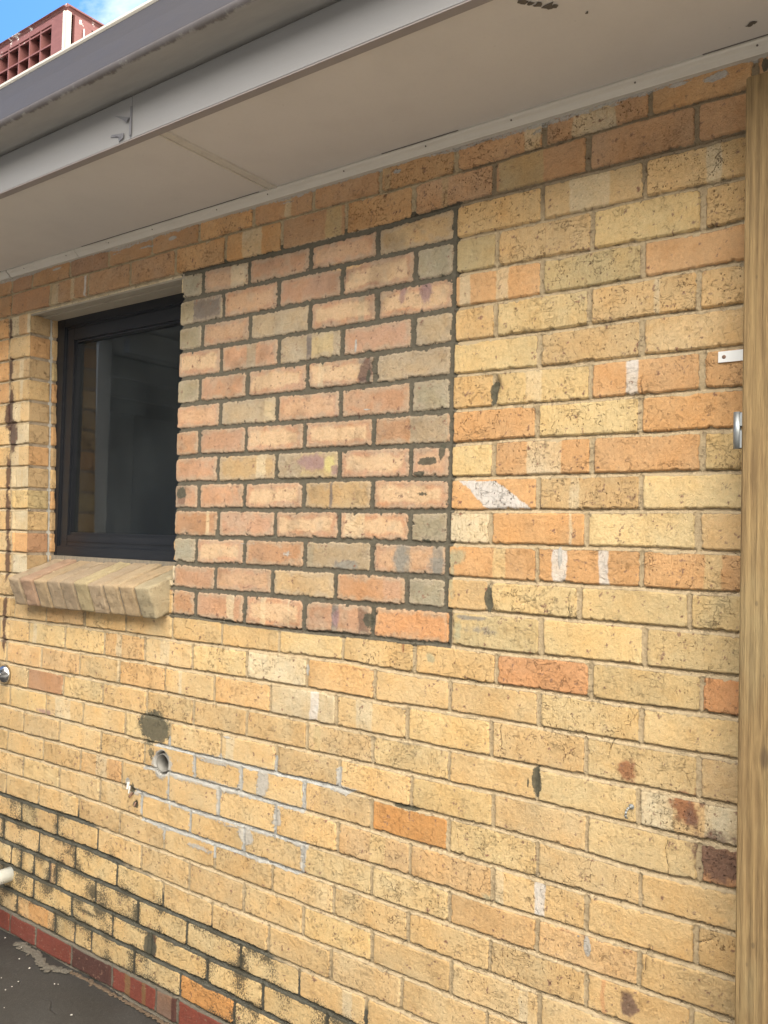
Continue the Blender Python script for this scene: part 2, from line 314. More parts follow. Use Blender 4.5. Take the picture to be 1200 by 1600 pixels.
STRIPES = {
14: '-0.428,-0.386,w -0.304,-0.200,w -0.851,-0.828,t -1.221,-1.196,w',
13: '-2.431,-2.384,w -2.309,-2.285,w -2.225,-2.213,W -1.396,-1.313,w -1.058,-0.999,k -0.496,-0.376,k -0.665,-0.646,t',
12: '-1.443,-1.367,w -0.308,-0.210,w 0.005,0.035,w -2.638,-2.574,a',
11: '-1.612,-1.603,d -1.603,-1.486,d',
10: '-0.602,-0.572,w -0.501,-0.465,w -1.109,-1.022,p -0.930,-0.908,g -2.625,-2.593,w',
9: '-1.364,-1.325,g -1.116,-1.098,d -1.098,-1.019,k -0.105,-0.093,w -2.619,-2.596,w',
8: '-0.920,-0.876,d -1.071,-1.049,w -2.613,-2.550,o',
7: '-0.411,-0.372,w -0.163,-0.138,W -1.280,-1.238,w',
6: '-0.748,-0.633,g -2.675,-2.619,w',
5: '-0.404,-0.318,w -1.127,-0.984,k -1.308,-1.268,w -2.595,-2.590,o',
4: '-0.294,-0.271,w -1.015,-1.004,d -1.667,-1.623,D',
3: '-1.522,-1.507,w -0.955,-0.888,w -0.293,-0.286,w',
2: '-0.491,-0.456,y -0.332,-0.300,W -0.220,-0.198,W 0.009,0.044,y -0.778,-0.737,G -0.666,-0.635,G -1.105,-1.069,g',
1: '-0.818,-0.765,p',
0: '-1.417,-1.383,w -1.269,-1.248,w -1.161,-1.155,w -0.996,-0.973,G -0.901,-0.866,D 0.046,0.048,k',
-1: '-0.866,-0.855,o -0.730,-0.718,y',
-2: '-2.469,-2.443,w -1.959,-1.927,w -1.724,-1.676,w -0.564,-0.545,o -1.296,-1.179,w',
-3: '-1.065,-1.036,W -0.899,-0.845,w -1.947,-1.933,w -1.627,-1.612,w',
-4: '-0.048,0.016,o -1.049,-1.026,k',
-5: '-2.308,-2.211,w -1.400,-1.364,w -2.490,-2.486,w',
-6: '-0.527,-0.448,y -1.067,-1.020,o',
-7: '-2.047,-1.985,w -0.842,-0.792,y -0.469,-0.445,w -0.361,-0.337,W -1.974,-1.903,a',
-8: '',
-9: '-0.197,-0.187,R',
-10: '-0.398,-0.373,w -2.518,-2.387,k',
-11: '-0.388,-0.350,D -0.108,-0.095,w -0.125,-0.119,D -0.246,-0.231,D',
-12: '-0.921,-0.888,w -2.313,-2.292,D',
-13: '-1.739,-1.697,C',
-14: '-2.428,-2.302,A -2.261,-2.154,k',
-15: '-1.847,-1.819,n -1.756,-1.740,n -1.682,-1.609,D',
}
STAINS = [
(-1.737, -0.379, 0.083, 0.062, 'K', 1.8),
(-1.794, -0.366, 0.059, 0.034, 'K', 1.0),
(-1.767, -0.43, 0.046, 0.029, 'K', 0.9),
(-1.752, -0.465, 0.029, 0.041, 'K', 0.9),
(-1.786, -0.507, 0.052, 0.029, 'K', 0.6),
(-1.695, -0.488, 0.075, 0.056, 'W', 1.3),
(-1.612, -0.465, 0.037, 0.041, 'W', 0.7),
(-1.493, -0.425, 0.168, 0.019, 'W', 0.5),
(-1.242, -0.46, 0.046, 0.063, 'W', 1.2),
(-1.182, -0.546, 0.032, 0.055, 'W', 1.2),
(-1.307, -0.63, 0.04, 0.041, 'W', 1.3),
(-1.463, -0.439, 0.166, 0.016, 'W', 0.9),
(-1.548, -0.518, 0.144, 0.016, 'W', 0.8),
(-1.37, -0.615, 0.158, 0.015, 'W', 0.8),
(-1.509, -0.715, 0.114, 0.02, 'W', 0.9),
(-1.076, -0.488, 0.01, 0.039, 'W', 1.2),
(-1.075, -0.631, 0.012, 0.046, 'W', 1.2),
(-1.651, -0.606, 0.012, 0.036, 'W', 1.0),
(-1.422, -0.578, 0.011, 0.023, 'W', 0.8),
(-1.867, -0.579, 0.014, 0.019, 'W', 1.6),
(-1.824, -0.609, 0.053, 0.013, 'W', 0.9),
(-1.842, -0.596, 0.017, 0.025, 'K', 1.3),
(-1.819, -0.646, 0.02, 0.021, 'K', 1.3),
(-0.498, 0.635, 0.013, 0.035, 'K', 1.8),
(-0.501, 0.128, 0.014, 0.039, 'K', 1.6),
(-0.364, -0.287, 0.015, 0.044, 'K', 1.6),
(-0.385, -0.301, 0.004, 0.024, 'K', 1.2),
(-0.728, -0.428, 0.055, 0.008, 'K', 1.5),
(-1.396, -0.354, 0.03, 0.007, 'W', 1.0),
(-0.106, -0.042, 0.048, 0.03, 'm', 0.55),
(-0.074, -0.051, 0.017, 0.034, 'm', 0.4),
(-0.148, -0.228, 0.02, 0.028, 'R', 1.2),
(-0.021, -0.28, 0.034, 0.032, 'R', 1.3),
(-0.003, -0.301, 0.025, 0.039, 'D', 0.6),
(-0.016, -0.33, 0.026, 0.02, 'W', 0.6),
(0.049, -0.373, 0.061, 0.052, 'D', 1.1),
(-0.231, -0.63, 0.012, 0.03, 'W', 1.4),
(-0.251, -0.613, 0.018, 0.007, 'W', 0.8),
(-0.134, -0.722, 0.017, 0.03, 'D', 1.4),
(-0.425, -0.743, 0.015, 0.012, 'K', 0.7),
(-0.683, 0.264, 0.035, 0.01, 'K', 1.0),
(-0.694, 0.115, 0.043, 0.014, 'g', 0.2),
(-0.689, 0.468, 0.047, 0.017, 'K', 1.3),
(-0.646, 0.494, 0.015, 0.036, 'K', 1.2),
(-0.714, 0.438, 0.032, 0.01, 'K', 1.2),
(-0.698, 0.385, 0.028, 0.009, 'K', 1.0),
(-0.768, 0.211, 0.025, 0.042, 'B', 1.2),
(-0.658, 0.207, 0.027, 0.041, 'B', 1.0),
(-0.841, 0.208, 0.017, 0.013, 'K', 0.4),
(-0.951, 0.189, 0.049, 0.013, 'B', 1.4),
(-0.902, 0.725, 0.022, 0.035, 'D', 1.4),
(-0.89, 0.706, 0.013, 0.035, 'K', 1.1),
(-0.707, 0.917, 0.02, 0.037, 'P', 1.2),
(-0.783, 0.921, 0.012, 0.032, 'P', 0.9),
(-1.078, 0.48, 0.066, 0.025, 'P', 1.2),
(-1.019, 0.473, 0.024, 0.025, 'Y', 1.3),
(-0.999, 0.454, 0.018, 0.021, 'P', 0.9),
(-0.989, 0.625, 0.023, 0.036, 'P', 0.4),
(-1.645, 0.398, 0.025, 0.021, 'K', 1.7),
(-0.866, 0.043, 0.021, 0.024, 'K', 1.5),
(-0.982, 0.043, 0.016, 0.028, 'P', 1.0),
(-1.538, 1.17, 0.059, 0.013, 'W', 0.6),
(-1.325, 0.239, 0.157, 0.011, 'W', 0.7),
(-1.167, 0.215, 0.055, 0.018, 'W', 0.8),
(-1.45, 0.22, 0.042, 0.024, 'W', 0.7),
(-0.659, 0.952, 0.02, 0.014, 'K', 0.8),
(-0.591, 0.226, 0.026, 0.023, 'g', 1.0),
(-0.609, 0.176, 0.011, 0.064, 'g', 1.0),
(-0.522, 0.047, 0.049, 0.016, 'B', 0.7),
(-0.586, 0.041, 0.014, 0.039, 'g', 0.9),
(-0.55, 0.076, 0.045, 0.006, 'B', 1.2),
(-0.574, 0.258, 0.026, 0.008, 'R', 0.7),
(-0.315, 0.232, 0.006, 0.036, 'W', 1.5),
(-1.08, -0.115, 0.007, 0.018, 'W', 1.8),
(-0.666, -0.036, 0.015, 0.013, 'g', 1.0),
(0.021, 1.265, 0.033, 0.012, 'W', 1.3),
(-0.059, 1.272, 0.041, 0.007, 'W', 1.1),
(0.118, 1.259, 0.007, 0.016, 'K', 2.0),
(-0.203, 1.267, 0.059, 0.008, 'W', 0.8),
(-0.394, 1.259, 0.033, 0.016, 'W', 0.8),
(-2.623, 1.328, 0.037, 0.008, 'W', 1.0),
(-2.398, 1.264, 0.042, 0.007, 'W', 1.2),
(-1.73, 1.255, 0.026, 0.009, 'W', 1.4),
(-1.864, 1.251, 0.086, 0.009, 'W', 0.9),
(-2.042, 1.257, 0.073, 0.009, 'W', 0.8),
(-0.977, 1.288, 0.046, 0.01, 'W', 1.0),
(-1.158, 1.273, 0.03, 0.01, 'W', 1.1),
(-1.221, 1.262, 0.077, 0.008, 'W', 0.8),
(-0.806, 1.259, 0.025, 0.009, 'W', 1.1),
(-2.036, -0.736, 0.079, 0.03, 'm', 0.55),
(-1.909, -0.751, 0.095, 0.022, 'm', 0.7),
(-1.845, -0.975, 0.047, 0.02, 'm', 0.6),
(-1.729, -1.083, 0.032, 0.045, 'K', 2.0),
(-1.757, -1.044, 0.142, 0.02, 'm', 0.9),
(-2.072, -1.07, 0.144, 0.017, 'm', 1.0),
(-1.824, -1.032, 0.065, 0.025, 'm', 0.8),
(-2.541, -1.104, 0.086, 0.048, 'm', 0.8),
(-2.204, -1.114, 0.054, 0.055, 'm', 0.6),
(-0.805, -0.922, 0.021, 0.033, 'm', 0.4),
(-0.48, -0.594, 0.028, 0.012, 'g', 0.9),
(-0.383, -0.767, 0.02, 0.043, 'm', 0.7),
(-2.032, -1.42, 0.071, 0.042, 'm', 0.1),
(-2.696, 0.912, 0.019, 0.057, 'q', 1.6),
(-2.688, 0.744, 0.019, 0.078, 'q', 1.8),
(-2.667, 0.64, 0.028, 0.057, 'q', 2.0),
(-2.693, 0.487, 0.014, 0.077, 'q', 1.7),
(-2.687, 0.333, 0.014, 0.102, 'q', 1.7),
(-2.678, 0.155, 0.014, 0.089, 'q', 1.7),
(-2.676, -0.074, 0.014, 0.075, 'q', 1.7),
(-2.673, -0.175, 0.014, 0.035, 'q', 1.6),
(-2.712, 1.07, 0.015, 0.053, 'q', 1.4),
(-2.71, 0.719, 0.019, 0.052, 'q', 1.6),
(-2.372, -0.414, 0.058, 0.012, 'P', 0.9),
(-0.452, -0.684, 0.017, 0.009, 'P', 0.8),
(-0.436, 0.836, 0.004, 0.018, 'W', 0.6),
(-0.936, 0.8, 0.005, 0.025, 'W', 1.4),
(-0.887, 0.618, 0.026, 0.005, 'W', 1.0),
(-1.554, 0.871, 0.006, 0.02, 'W', 0.3),
(-0.969, 1.03, 0.069, 0.014, 'c', 1.0),
(-0.751, -0.014, 0.004, 0.017, 'R', 1.2),
(-0.897, -0.089, 0.128, 0.009, 'R', 0.5),
(-0.386, -0.606, 0.096, 0.008, 'R', 0.5),
(-0.282, -0.605, 0.09, 0.014, 'R', 0.4),
(-0.212, -0.689, 0.058, 0.009, 'R', 0.6),
(-0.048, 0.47, 0.007, 0.007, 'K', 0.2),
(-0.099, 0.683, 0.082, 0.005, 'R', 0.9),
]
MOSS = [(-2.658, -0.755), (-2.13, -0.733), (-1.887, -0.836), (-1.528, -0.928), (-1.146, -0.946), (-0.867, -0.985), (-0.7, -1.031), (-0.408, -1.099)]
LIME = [(-1.671, -0.414), (-0.802, -0.364), (-0.78, -0.402), (-1.055, -0.474), (-1.054, -0.684), (-1.537, -0.751), (-1.774, -0.725), (-1.849, -0.582)]
DIAG = [(-0.591, 0.416), (-0.487, 0.414), (-0.388, 0.346), (-0.503, 0.343)]
# ------------------------------------------------------------------ the brickwork
# palette of burnt clay colours (linear reflectance)
PAL = dict(y=(.62, .468, .240), o=(.59, .412, .208), a=(.57, .340, .160), A=(.54, .28, .10), r=(.43, .25, .14), R=(.52, .28, .135),
           t=(.475, .335, .180), k=(.50, .385, .200), w=(.60, .50, .33), W=(.62, .59, .55), g=(.33, .29, .20), G=(.19, .175, .155),
           p=(.475, .29, .185), s=(.49, .285, .175), d=(.17, .145, .13), D=(.21, .13, .09), c=(.185, .046, .030), C=(.085, .033, .025), n=(.20, .11, .045), b=(.50, .305, .165))
def smooth(a, b, x):
    t = np.clip((x - a) / (b - a), 0, 1); return t * t * (3 - 2 * t)
TAB = rng.random((64, 256, 256)).astype(np.float32)
def vn(x, y, seed):
    T = TAB[seed % 64]; xi = np.floor(x).astype(np.int64); yi = np.floor(y).astype(np.int64)
    fx = x - xi; fy = y - yi; fx = fx * fx * (3 - 2 * fx); fy = fy * fy * (3 - 2 * fy)
    a = T[xi & 255, yi & 255]; b = T[(xi + 1) & 255, yi & 255]; c = T[xi & 255, (yi + 1) & 255]; d = T[(xi + 1) & 255, (yi + 1) & 255]
    return ((a * (1 - fx) + b * fx) * (1 - fy) + (c * (1 - fx) + d * fx) * fy) * 2 - 1
def fbm(x, y, sc, seed, octv=3, gain=.55):
    o = 0; amp = 1; tot = 0
    for i in range(octv):
        o = o + amp * vn(x * sc + 17.3 * i, y * sc + 5.1 * i, seed + i); tot += amp; amp *= gain; sc *= 2.03
    return o / tot
def inpoly(X, Z, poly):
    ins = np.zeros(X.shape, bool); n = len(poly)
    for i in range(n):
        x0, z0 = poly[i]; x1, z1 = poly[(i + 1) % n]
        c = ((z0 > Z) != (z1 > Z)); t = (x1 - x0) * (Z - z0) / ((z1 - z0) + 1e-12) + x0
        ins ^= c & (X < t)
    return ins
GROUND = -1.29; TOP = 1.276
OPX0, OPX1, OPZ0, OPZ1 = -2.55, -1.676, 0.112, 1.113       # the window opening
PX0, PX1 = -1.676, -0.617                                  # the rebuilt patch
def open_left(Z): return -2.572 + (1.113 - Z) / 0.93 * 0.040
CODES = []
def parse(r):
    it = [(float(t[:-1]), t[-1]) for t in ROWS[r].split()]
    rr = random.Random(100 + r)
    while it[0][0] > -4.1: it.insert(0, (it[0][0] - 0.24, rr.choice('ooaty') if r > -15 else 'c'))
    while it[-1][0] < 1.5: it.append((it[-1][0] + 0.24, rr.choice('ooyak') if r > -15 else 'c'))
    return it
def axis(segs):
    out_ = []
    for a, b, st in segs: out_.append(np.linspace(a, b, max(1, int(round((b - a) / st))), endpoint=False))
    return np.concatenate(out_ + [np.array([segs[-1][1]])])
xs = axis([(-4.0, -2.85, .009), (-2.85, OPX0, .0042), (OPX0, OPX1, .0040), (OPX1, PX1, .0027), (PX1, .13, .0021), (.13, 1.5, .009)])
zs = axis([(GROUND - .03, -1.2036, .0026), (-1.2036, OPZ0, .0023), (OPZ0, OPZ1, .0023), (OPZ1, 1.31, .0023)])
nx, nz = len(xs), len(zs)
X, Z = np.meshgrid(xs, zs, indexing='ij')
inpatch = (X > PX0) & (X < PX1) & (Z > 0.0) & (Z < 1.1245)
pt = inpatch.astype(float)
# ragged outlines
Xw = X + fbm(X, Z, 120, 1, 3, .7) * (.0016 + .0024 * pt) + fbm(X, Z, 9, 5, 2) * .0016
Zw = Z + fbm(X, Z, 125, 9, 3, .7) * (.0016 + .0026 * pt) + fbm(X, Z, 11, 13, 2) * .0018
KB = sorted(BEDS)
bedz = np.zeros((len(KB), nx))
for i, k in enumerate(KB):
    z0 = BEDS[k][0]; pts = BEDS[k][1:]
    if pts:
        px = [p[0] for p in pts]; pz = [p[1] for p in pts]
        bedz[i] = np.interp(xs, [px[0] - .5] + px + [px[-1] + .3], [z0] + pz + [z0])
    else: bedz[i] = z0
    kern = np.ones(25) / 25; bedz[i] = np.convolve(np.pad(bedz[i], 12, mode='edge'), kern, 'valid')
row = np.zeros((nx, nz), int)
for i in range(nx): row[i] = np.clip(np.searchsorted(bedz[:, i], Zw[i]) - 1, 0, len(KB) - 2)
ar = np.arange(nx)[:, None]
zlo = bedz[row, ar]; zhi = bedz[row + 1, ar]
jt = .0105 * np.ones_like(X)                                 # joint thickness
jt = np.where(inpatch, .0128, jt)
ml0 = np.interp(xs, [p[0] for p in MOSS], [p[1] for p in MOSS])[:, None]; jt = jt + (.004 + .005 * fbm(X, Z, 13, 49, 3)) * smooth(-.02, .03, ml0 - Z) + .0022 * fbm(X, Z, 7, 48, 2)
thick = (np.abs(Z - 1.1245) < .03)
jb = jt / 2; jtop = jt / 2
jtop = np.where(thick & (Z < 1.1245) & (X > -1.68), .009, jtop); jb = np.where(thick & (Z > 1.1245), .0075, jb)
dz_lo = Zw - zlo - jb; dz_hi = zhi - jtop - Zw
dz = np.minimum(dz_lo, dz_hi)
dx = np.zeros_like(X); bcol = np.zeros((nx, nz, 3), np.float32); bid = np.zeros((nx, nz), int)
halo = np.zeros_like(X); cx_ = np.zeros_like(X); hw = np.zeros_like(X)
nb = 0
SMALLJ = {('-5'): 0}
for ri, k in enumerate(KB[:-1]):
    sel = row == ri
    it = parse(k); hx = np.array([a for a, _ in it]); rr = random.Random(k * 31 + 3)
    jw = np.array([(.0048 + rr.random() * .0022) for _ in hx])
    if k < 0: jw = jw - .0009
    if 0 <= k <= 12:
        for j, h in enumerate(hx):
            if PX0 < h < PX1: jw[j] += .0016
        for j, h in enumerate(hx):
            if abs(h - PX1) < .02: jw[j] = .0062
            if abs(h - OPX1) < .02: jw[j] = .0015
    tabc = []; hal = []; tone = []
    for j, (h, c) in enumerate(it):
        base = np.array(PAL[c]); v = 1 + rr.uniform(-.07, .07); hue = rr.uniform(-.05, .05)
        if -15 < k < 0 and c in 'otyka': base = base * .5 + np.array((.60, .44, .228)) * .5
        if 0 <= k <= 12 and c == 'k' and PX0 - .02 < h < PX1 - .02: base = np.array((.41, .325, .215))
        base = base * v * np.array([1 + hue * .3, 1 - hue * .2, 1 - hue * 1.2]); tabc.append(base); hal.append(1.0 if c in 's' else (.4 if c == 'p' and rr.random() < .4 else 0))
    tabc = np.array(tabc); hal = np.array(hal)
    x = Xw[sel]; j = np.clip(np.searchsorted(hx, x) - 1, 0, len(hx) - 2)
    dl = x - hx[j] - jw[j]; dr = hx[j + 1] - jw[j + 1] - x
    dx[sel] = np.minimum(dl, dr); col = tabc[j].copy()
    wob = fbm(X[sel], Z[sel], 30, 21, 3) * .0045
    for tk in STRIPES[k].split():
        a, b, c = tk.split(','); a = float(a); b = float(b)
        f = smooth(a - .002, a + .002, x + wob) * (1 - smooth(b - .002, b + .002, x + wob)) * (.92 if c in 'WCDGdn' else .72)
        col = col * (1 - f[:, None]) + np.array(PAL[c]) * f[:, None]
    bcol[sel] = col; bid[sel] = nb + j; halo[sel] = hal[j]; nb += len(hx)
rc = .0065 + .003 * vn(X * 3, Z * 3, 33)                       # rounded brick corners
both = (dx < rc) & (dz < rc)
sdf = np.where(both, rc - np.hypot(rc - dx, rc - dz), np.minimum(dx, dz))
chip = smooth(.30, .62, fbm(X, Z, 55, 19, 3)) * (.0035 + .0025 * pt) + smooth(.45, .7, fbm(X, Z, 20, 22, 2)) * .003
sdf = sdf - chip
# slow drift of clay colour inside a brick, and the pale fire-flashed middles
drift = fbm(X + bid * 3.7, Z + bid * 1.3, 9, 25, 3)
bcol *= (1 + .16 * drift)[..., None]
warm = fbm(X + bid * 1.9, Z, 14, 29, 3)
bcol *= np.stack([1 + .02 * warm, 1 - .07 * warm, 1 - .20 * warm], -1)
hf = smooth(.008, .022, sdf + .012 * fbm(X, Z, 25, 35, 3)) * halo * .75
bcol = bcol * (1 - hf[..., None]) + np.array((.64, .48, .30)) * hf[..., None]
pale = np.maximum(smooth(.25, .6, fbm(X + bid * 2.1, Z, 20, 37, 3)) * .35, smooth(.018, .0, sdf + .014 * fbm(X, Z, 40, 39, 4)) * .62) * inpatch
soot = smooth(.15, .55, fbm(X, Z, 7, 46, 4)) * inpatch * .28; bcol *= (1 - soot)[..., None]        # mortar film on the reused bricks
bcol = bcol * (1 - pale[..., None]) + np.array((.40, .335, .25)) * pale[..., None]
redrow = KB.index(-15) == row
bcol[redrow & (bcol[..., 1] < .08)] *= 1.0
# mortar colours (and wider, sootier joints low down)
mcol = np.zeros((nx, nz, 3), np.float32) + np.array((.53, .425, .275))
mcol[inpatch | ((X > PX0 - .01) & (X < PX1 + .012) & (Z > -.012) & (Z < 1.14))] = (.128, .116, .087)
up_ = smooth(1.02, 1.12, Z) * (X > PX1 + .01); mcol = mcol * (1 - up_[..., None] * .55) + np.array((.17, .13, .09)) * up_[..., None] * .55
hd = dz > dx                                                 # head joints are a little darker and pinker
mcol[hd & ~inpatch] *= np.array((.90, .89, .87))
lx = inpoly(X + .05 * fbm(X, Z, 9, 41, 2), Z + .03 * fbm(X, Z, 9, 43, 2), LIME)
mcol[lx] = (.52, .53, .52)
ml = np.interp(xs, [p[0] for p in MOSS], [p[1] for p in MOSS])[:, None]
below = ml - Z + .03 * fbm(X, Z, 8, 45, 3)
mk = smooth(-.012, .012, below); mcol = mcol * (1 - mk[..., None]) + np.array((.100, .100, .082)) * mk[..., None]
low = smooth(-1.15, -1.2, Z) * mk; mcol = mcol * (1 - low[..., None] * .6) + np.array((.22, .19, .15)) * low[..., None] * .6
# stain fields
dark = np.zeros_like(X) - .6; white = np.zeros_like(X) - .6; moss = np.zeros_like(X) - .6
dist = np.stack([fbm(X, Z, 26, 51, 3), fbm(X, Z, 26, 55, 3)])
for (sx, sz, rx, rz, ty, st) in STAINS:
    u = (X - sx) / rx + .35 * dist[0] * min(1, .02 / rx + .4); v = (Z - sz) / rz + .35 * dist[1]
    g = np.exp(-(u * u + v * v) * 1.1) * st
    if ty == 'K': dark = np.maximum(dark, g * 1.5 - .6)
    elif ty == 'W': white = np.maximum(white, g * 1.5 - .6)
    elif ty == 'm': moss = np.maximum(moss, g * 1.3 - .5)
    else:
        t = dict(R=(.27, .10, .045), D=(.12, .07, .06), P=(.30, .19, .20), B=(.24, .235, .21), Y=(.58, .52, .22), g=(.36, .35, .23), q=(.055, .02, .018), c=(.66, .45, .23))[ty]
        f = smooth(.22, .80, np.minimum(g, 1.2) + .55 * fbm(X, Z, 75, 57, 4, .7)) * min(.85, .45 + .3 * st)
        bcol = bcol * (1 - f[..., None]) + np.array(t) * f[..., None]
        if ty in 'q': mcol = mcol * (1 - f[..., None]) + np.array(t) * f[..., None]
dg = inpoly(X + .006 * fbm(X, Z, 60, 59, 3), Z + .004 * fbm(X, Z, 60, 60, 3), DIAG)
bcol[dg & (sdf > 0)] = (.62, .59, .56)
# limy bloom over the washed bricks, black growth low on the wall
white = np.maximum(white, np.where(lx, -.01 + .58 * smooth(.012, -.001, sdf) + .52 * fbm(X, Z, 14, 47, 3), -.6))
edge_w = smooth(1.258, 1.275, Z + .006 * fbm(X, Z, 30, 61, 3) + .010 * fbm(X, Z, 5, 63, 2)); white = np.maximum(white, edge_w * 1.25 - .6)
rel = np.clip(below / .30, 0, 1)
sp = smooth(-.01, .03, below) * (.22 + .24 * smooth(.022, .0, sdf) + .66 * fbm(X, Z, 16, 65, 4) + .10 * rel)
moss = np.maximum(moss, np.where(below > -.03, sp, -.6)); moss = np.where(row == 0, np.minimum(moss, .08 + .25 * fbm(X, Z, 12, 67, 3)), moss)
perb = (rng.random(nb + 2) ** 1.3 * 1.25)[bid]; pit = np.where(inpatch, .30, .15 + perb) * np.where(row == 0, .15, 1.0)
pit = np.where(dg, 1.5, pit)
# relief: brick faces stand proud, joints struck deeper under the upper brick
face = smooth(-.0006, .0024, sdf + .0008 * fbm(X, Z, 120, 69, 2))
tilt = np.array([vn(np.array([b * .71]), np.array([b * .37]), 3)[0] for b in range(nb + 1)])[bid]
bulge = .0012 * fbm(X, Z, 12, 71, 3) + .0011 * fbm(X, Z, 60, 73, 4, .8) + .0016 * tilt
tj = np.clip((Zw - (zlo - jb)) / .011, -1, 1)                # position across a bed joint
in_bed = (dz < dx)
hi_side = np.where(dz_hi < dz_lo, smooth(.002, -.006, dz_hi), 0)          # directly under the brick above it is the upper part of the lower row
so_ = np.where(dz_hi < dz_lo, Zw - zhi, Zw - zlo)               # height above the centre of the nearest bed
mort = np.where(in_bed, -.0012 - .0105 * smooth(-.0035, .0062, so_), -.0045)
mort = np.where(inpatch, -.0050, mort)
mort = mort + .0010 * fbm(X, Z, 90, 75, 3) + .0012 * fbm(X, Z, 18, 77, 2)
over = smooth(0.1, .5, fbm(X, Z, 35, 79, 3)) * inpatch
H = face * (bulge) + (1 - face) * mort
H -= .012 * smooth(.35, .8, dark) * inpatch * 0
# bored pipe hole
hx_, hz_ = -1.697, -.486
hr = np.hypot((X - hx_), (Z - hz_) * .93) + .004 * fbm(X, Z, 50, 81, 2)
hole = smooth(.036, .030, hr); H = H * (1 - hole) - .075 * hole
mcol[hr < .041] = (.36, .36, .35); bcol[hr < .041] = (.36, .36, .35); bcol[hr < .028] = (.10, .09, .08); mcol[hr < .028] = (.10, .09, .08)
# spalled vertical gap along the movement crack at far left, and chips
gx = -2.640 + .006 * fbm(X, Z, 10, 83, 2)
gap = np.exp(-((X - gx) / .004) ** 2) * smooth(-.1, .35, fbm(X * 0, Z, 12, 85, 3)) * (Z > -.25)
H -= .010 * gap; dark = np.maximum(dark, gap * .7 - .5)
for (cxp, czp, ra) in ((-.491, .648, .010), (-.492, .662, .008), (-1.845, -.607, .008), (-1.822, -.643, .007)):
    g = np.exp(-(((X - cxp) ** 2 + ((Z - czp) * .7) ** 2) / ra ** 2)); H -= .010 * g
# real recesses for the largest cracks: thin wandering grooves (x, z, length, angle)
for (cxp, czp, ln_, an) in ((-.130, .610, .075, 92), (-.292, .125, .07, 88), (-.395, .125, .05, 5), (-.135, 1.058, .08, 80), (-.06, -.395, .09, 95), (-.185, -.18, .05, 60), (-1.20, -.36, .07, 95), (.02, -.545, .05, 20), (-.10, -.62, .08, 80), (-.46, -.20, .07, 90)):
    a = R(an); px_ = (X - cxp) * math.cos(a) + (Z - czp) * math.sin(a); pn_ = -(X - cxp) * math.sin(a) + (Z - czp) * math.cos(a) + .006 * fbm(px_, px_ * 0, 60, 87, 2)
    g = np.exp(-(pn_ / .0016) ** 2) * smooth(ln_ / 2, ln_ / 2 - .01, np.abs(px_)); H -= .004 * g; dark = np.maximum(dark, g * 1.5 - .6)
Zc = np.clip(Z, OPZ0, OPZ1); zf = smooth(.20, 0, np.abs(Z - Zc))
wx = np.where(X <= OPX0 + 1e-6, smooth(OPX0 - .25, OPX0, X), smooth(OPX0 + .25, OPX0, X))
Xp = X + (open_left(Zc) - OPX0) * wx * zf
cut = smooth(OPX1 + .03, OPX1, X) * (X >= OPX1 - 1e-6) * (Z > OPZ0) * (Z < OPZ1)
Xp = Xp + cut * (.004 * fbm(X, Z, 14, 89, 2) + .009 * (1 - face))

def sheet(name, P3, keep, parent, attrs):
    """one mesh from the kept cells of a vertex grid"""
    n0, n1 = P3.shape[:2]; ids = np.arange(n0 * n1).reshape(n0, n1)
    q = np.stack([ids[:-1, :-1], ids[1:, :-1], ids[1:, 1:], ids[:-1, 1:]], -1)[keep]
    used, inv = np.unique(q.ravel(), return_inverse=True)
    me = bpy.data.meshes.new(name); V = P3.reshape(-1, 3)[used]
    me.vertices.add(len(used)); me.vertices.foreach_set('co', V.astype(np.float32).ravel())
    me.loops.add(q.size); me.loops.foreach_set('vertex_index', inv.astype(np.int32).ravel())
    me.polygons.add(len(q)); me.polygons.foreach_set('loop_start', (np.arange(len(q)) * 4).astype(np.int32))
    me.update(calc_edges=True)
    for k, a in attrs.items():
        if a.ndim == 3:
            at = me.attributes.new(k, 'FLOAT_COLOR', 'POINT'); c = np.ones((len(used), 4), np.float32); c[:, :3] = a.reshape(-1, 3)[used]
            at.data.foreach_set('color', c.ravel())
        else:
            at = me.attributes.new(k, 'FLOAT', 'POINT'); at.data.foreach_set('value', a.reshape(-1)[used].astype(np.float32))
    me.materials.append(M_BRICK); me.polygons.foreach_set('use_smooth', np.ones(len(q), bool)); me.update()
    o = bpy.data.objects.new(name, me); COL.objects.link(o)
    if parent: o.parent = parent
    return o
house = empty('house', (0, 0, 0), 'weathered yellow brick house wall with one dark window under a pale painted eave', 'house')
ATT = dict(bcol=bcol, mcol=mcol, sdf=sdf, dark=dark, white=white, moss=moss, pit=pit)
P3 = np.stack([Xp, -H, Z], -1)
cxc = (X[:-1, :-1] + X[1:, 1:]) / 2; czc = (Z[:-1, :-1] + Z[1:, 1:]) / 2
opening = (cxc > OPX0) & (cxc < OPX1) & (czc > OPZ0) & (czc < OPZ1)
pc = (cxc > PX0) & (cxc < PX1) & (czc > .0) & (czc < 1.1245) & ~opening
plc = (czc < -1.2036)
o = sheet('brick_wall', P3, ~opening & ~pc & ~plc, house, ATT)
tag(o, 'old cream and apricot brickwork with pitted faces and pale mortar')
o = sheet('brick_patch', P3, pc, house, ATT)
tag(o, 'rebuilt square of pinkish second-hand bricks in dark fresh mortar')
o = sheet('plinth', P3, plc, house, ATT)
tag(o, 'bottom course of dark red glazed bricks')

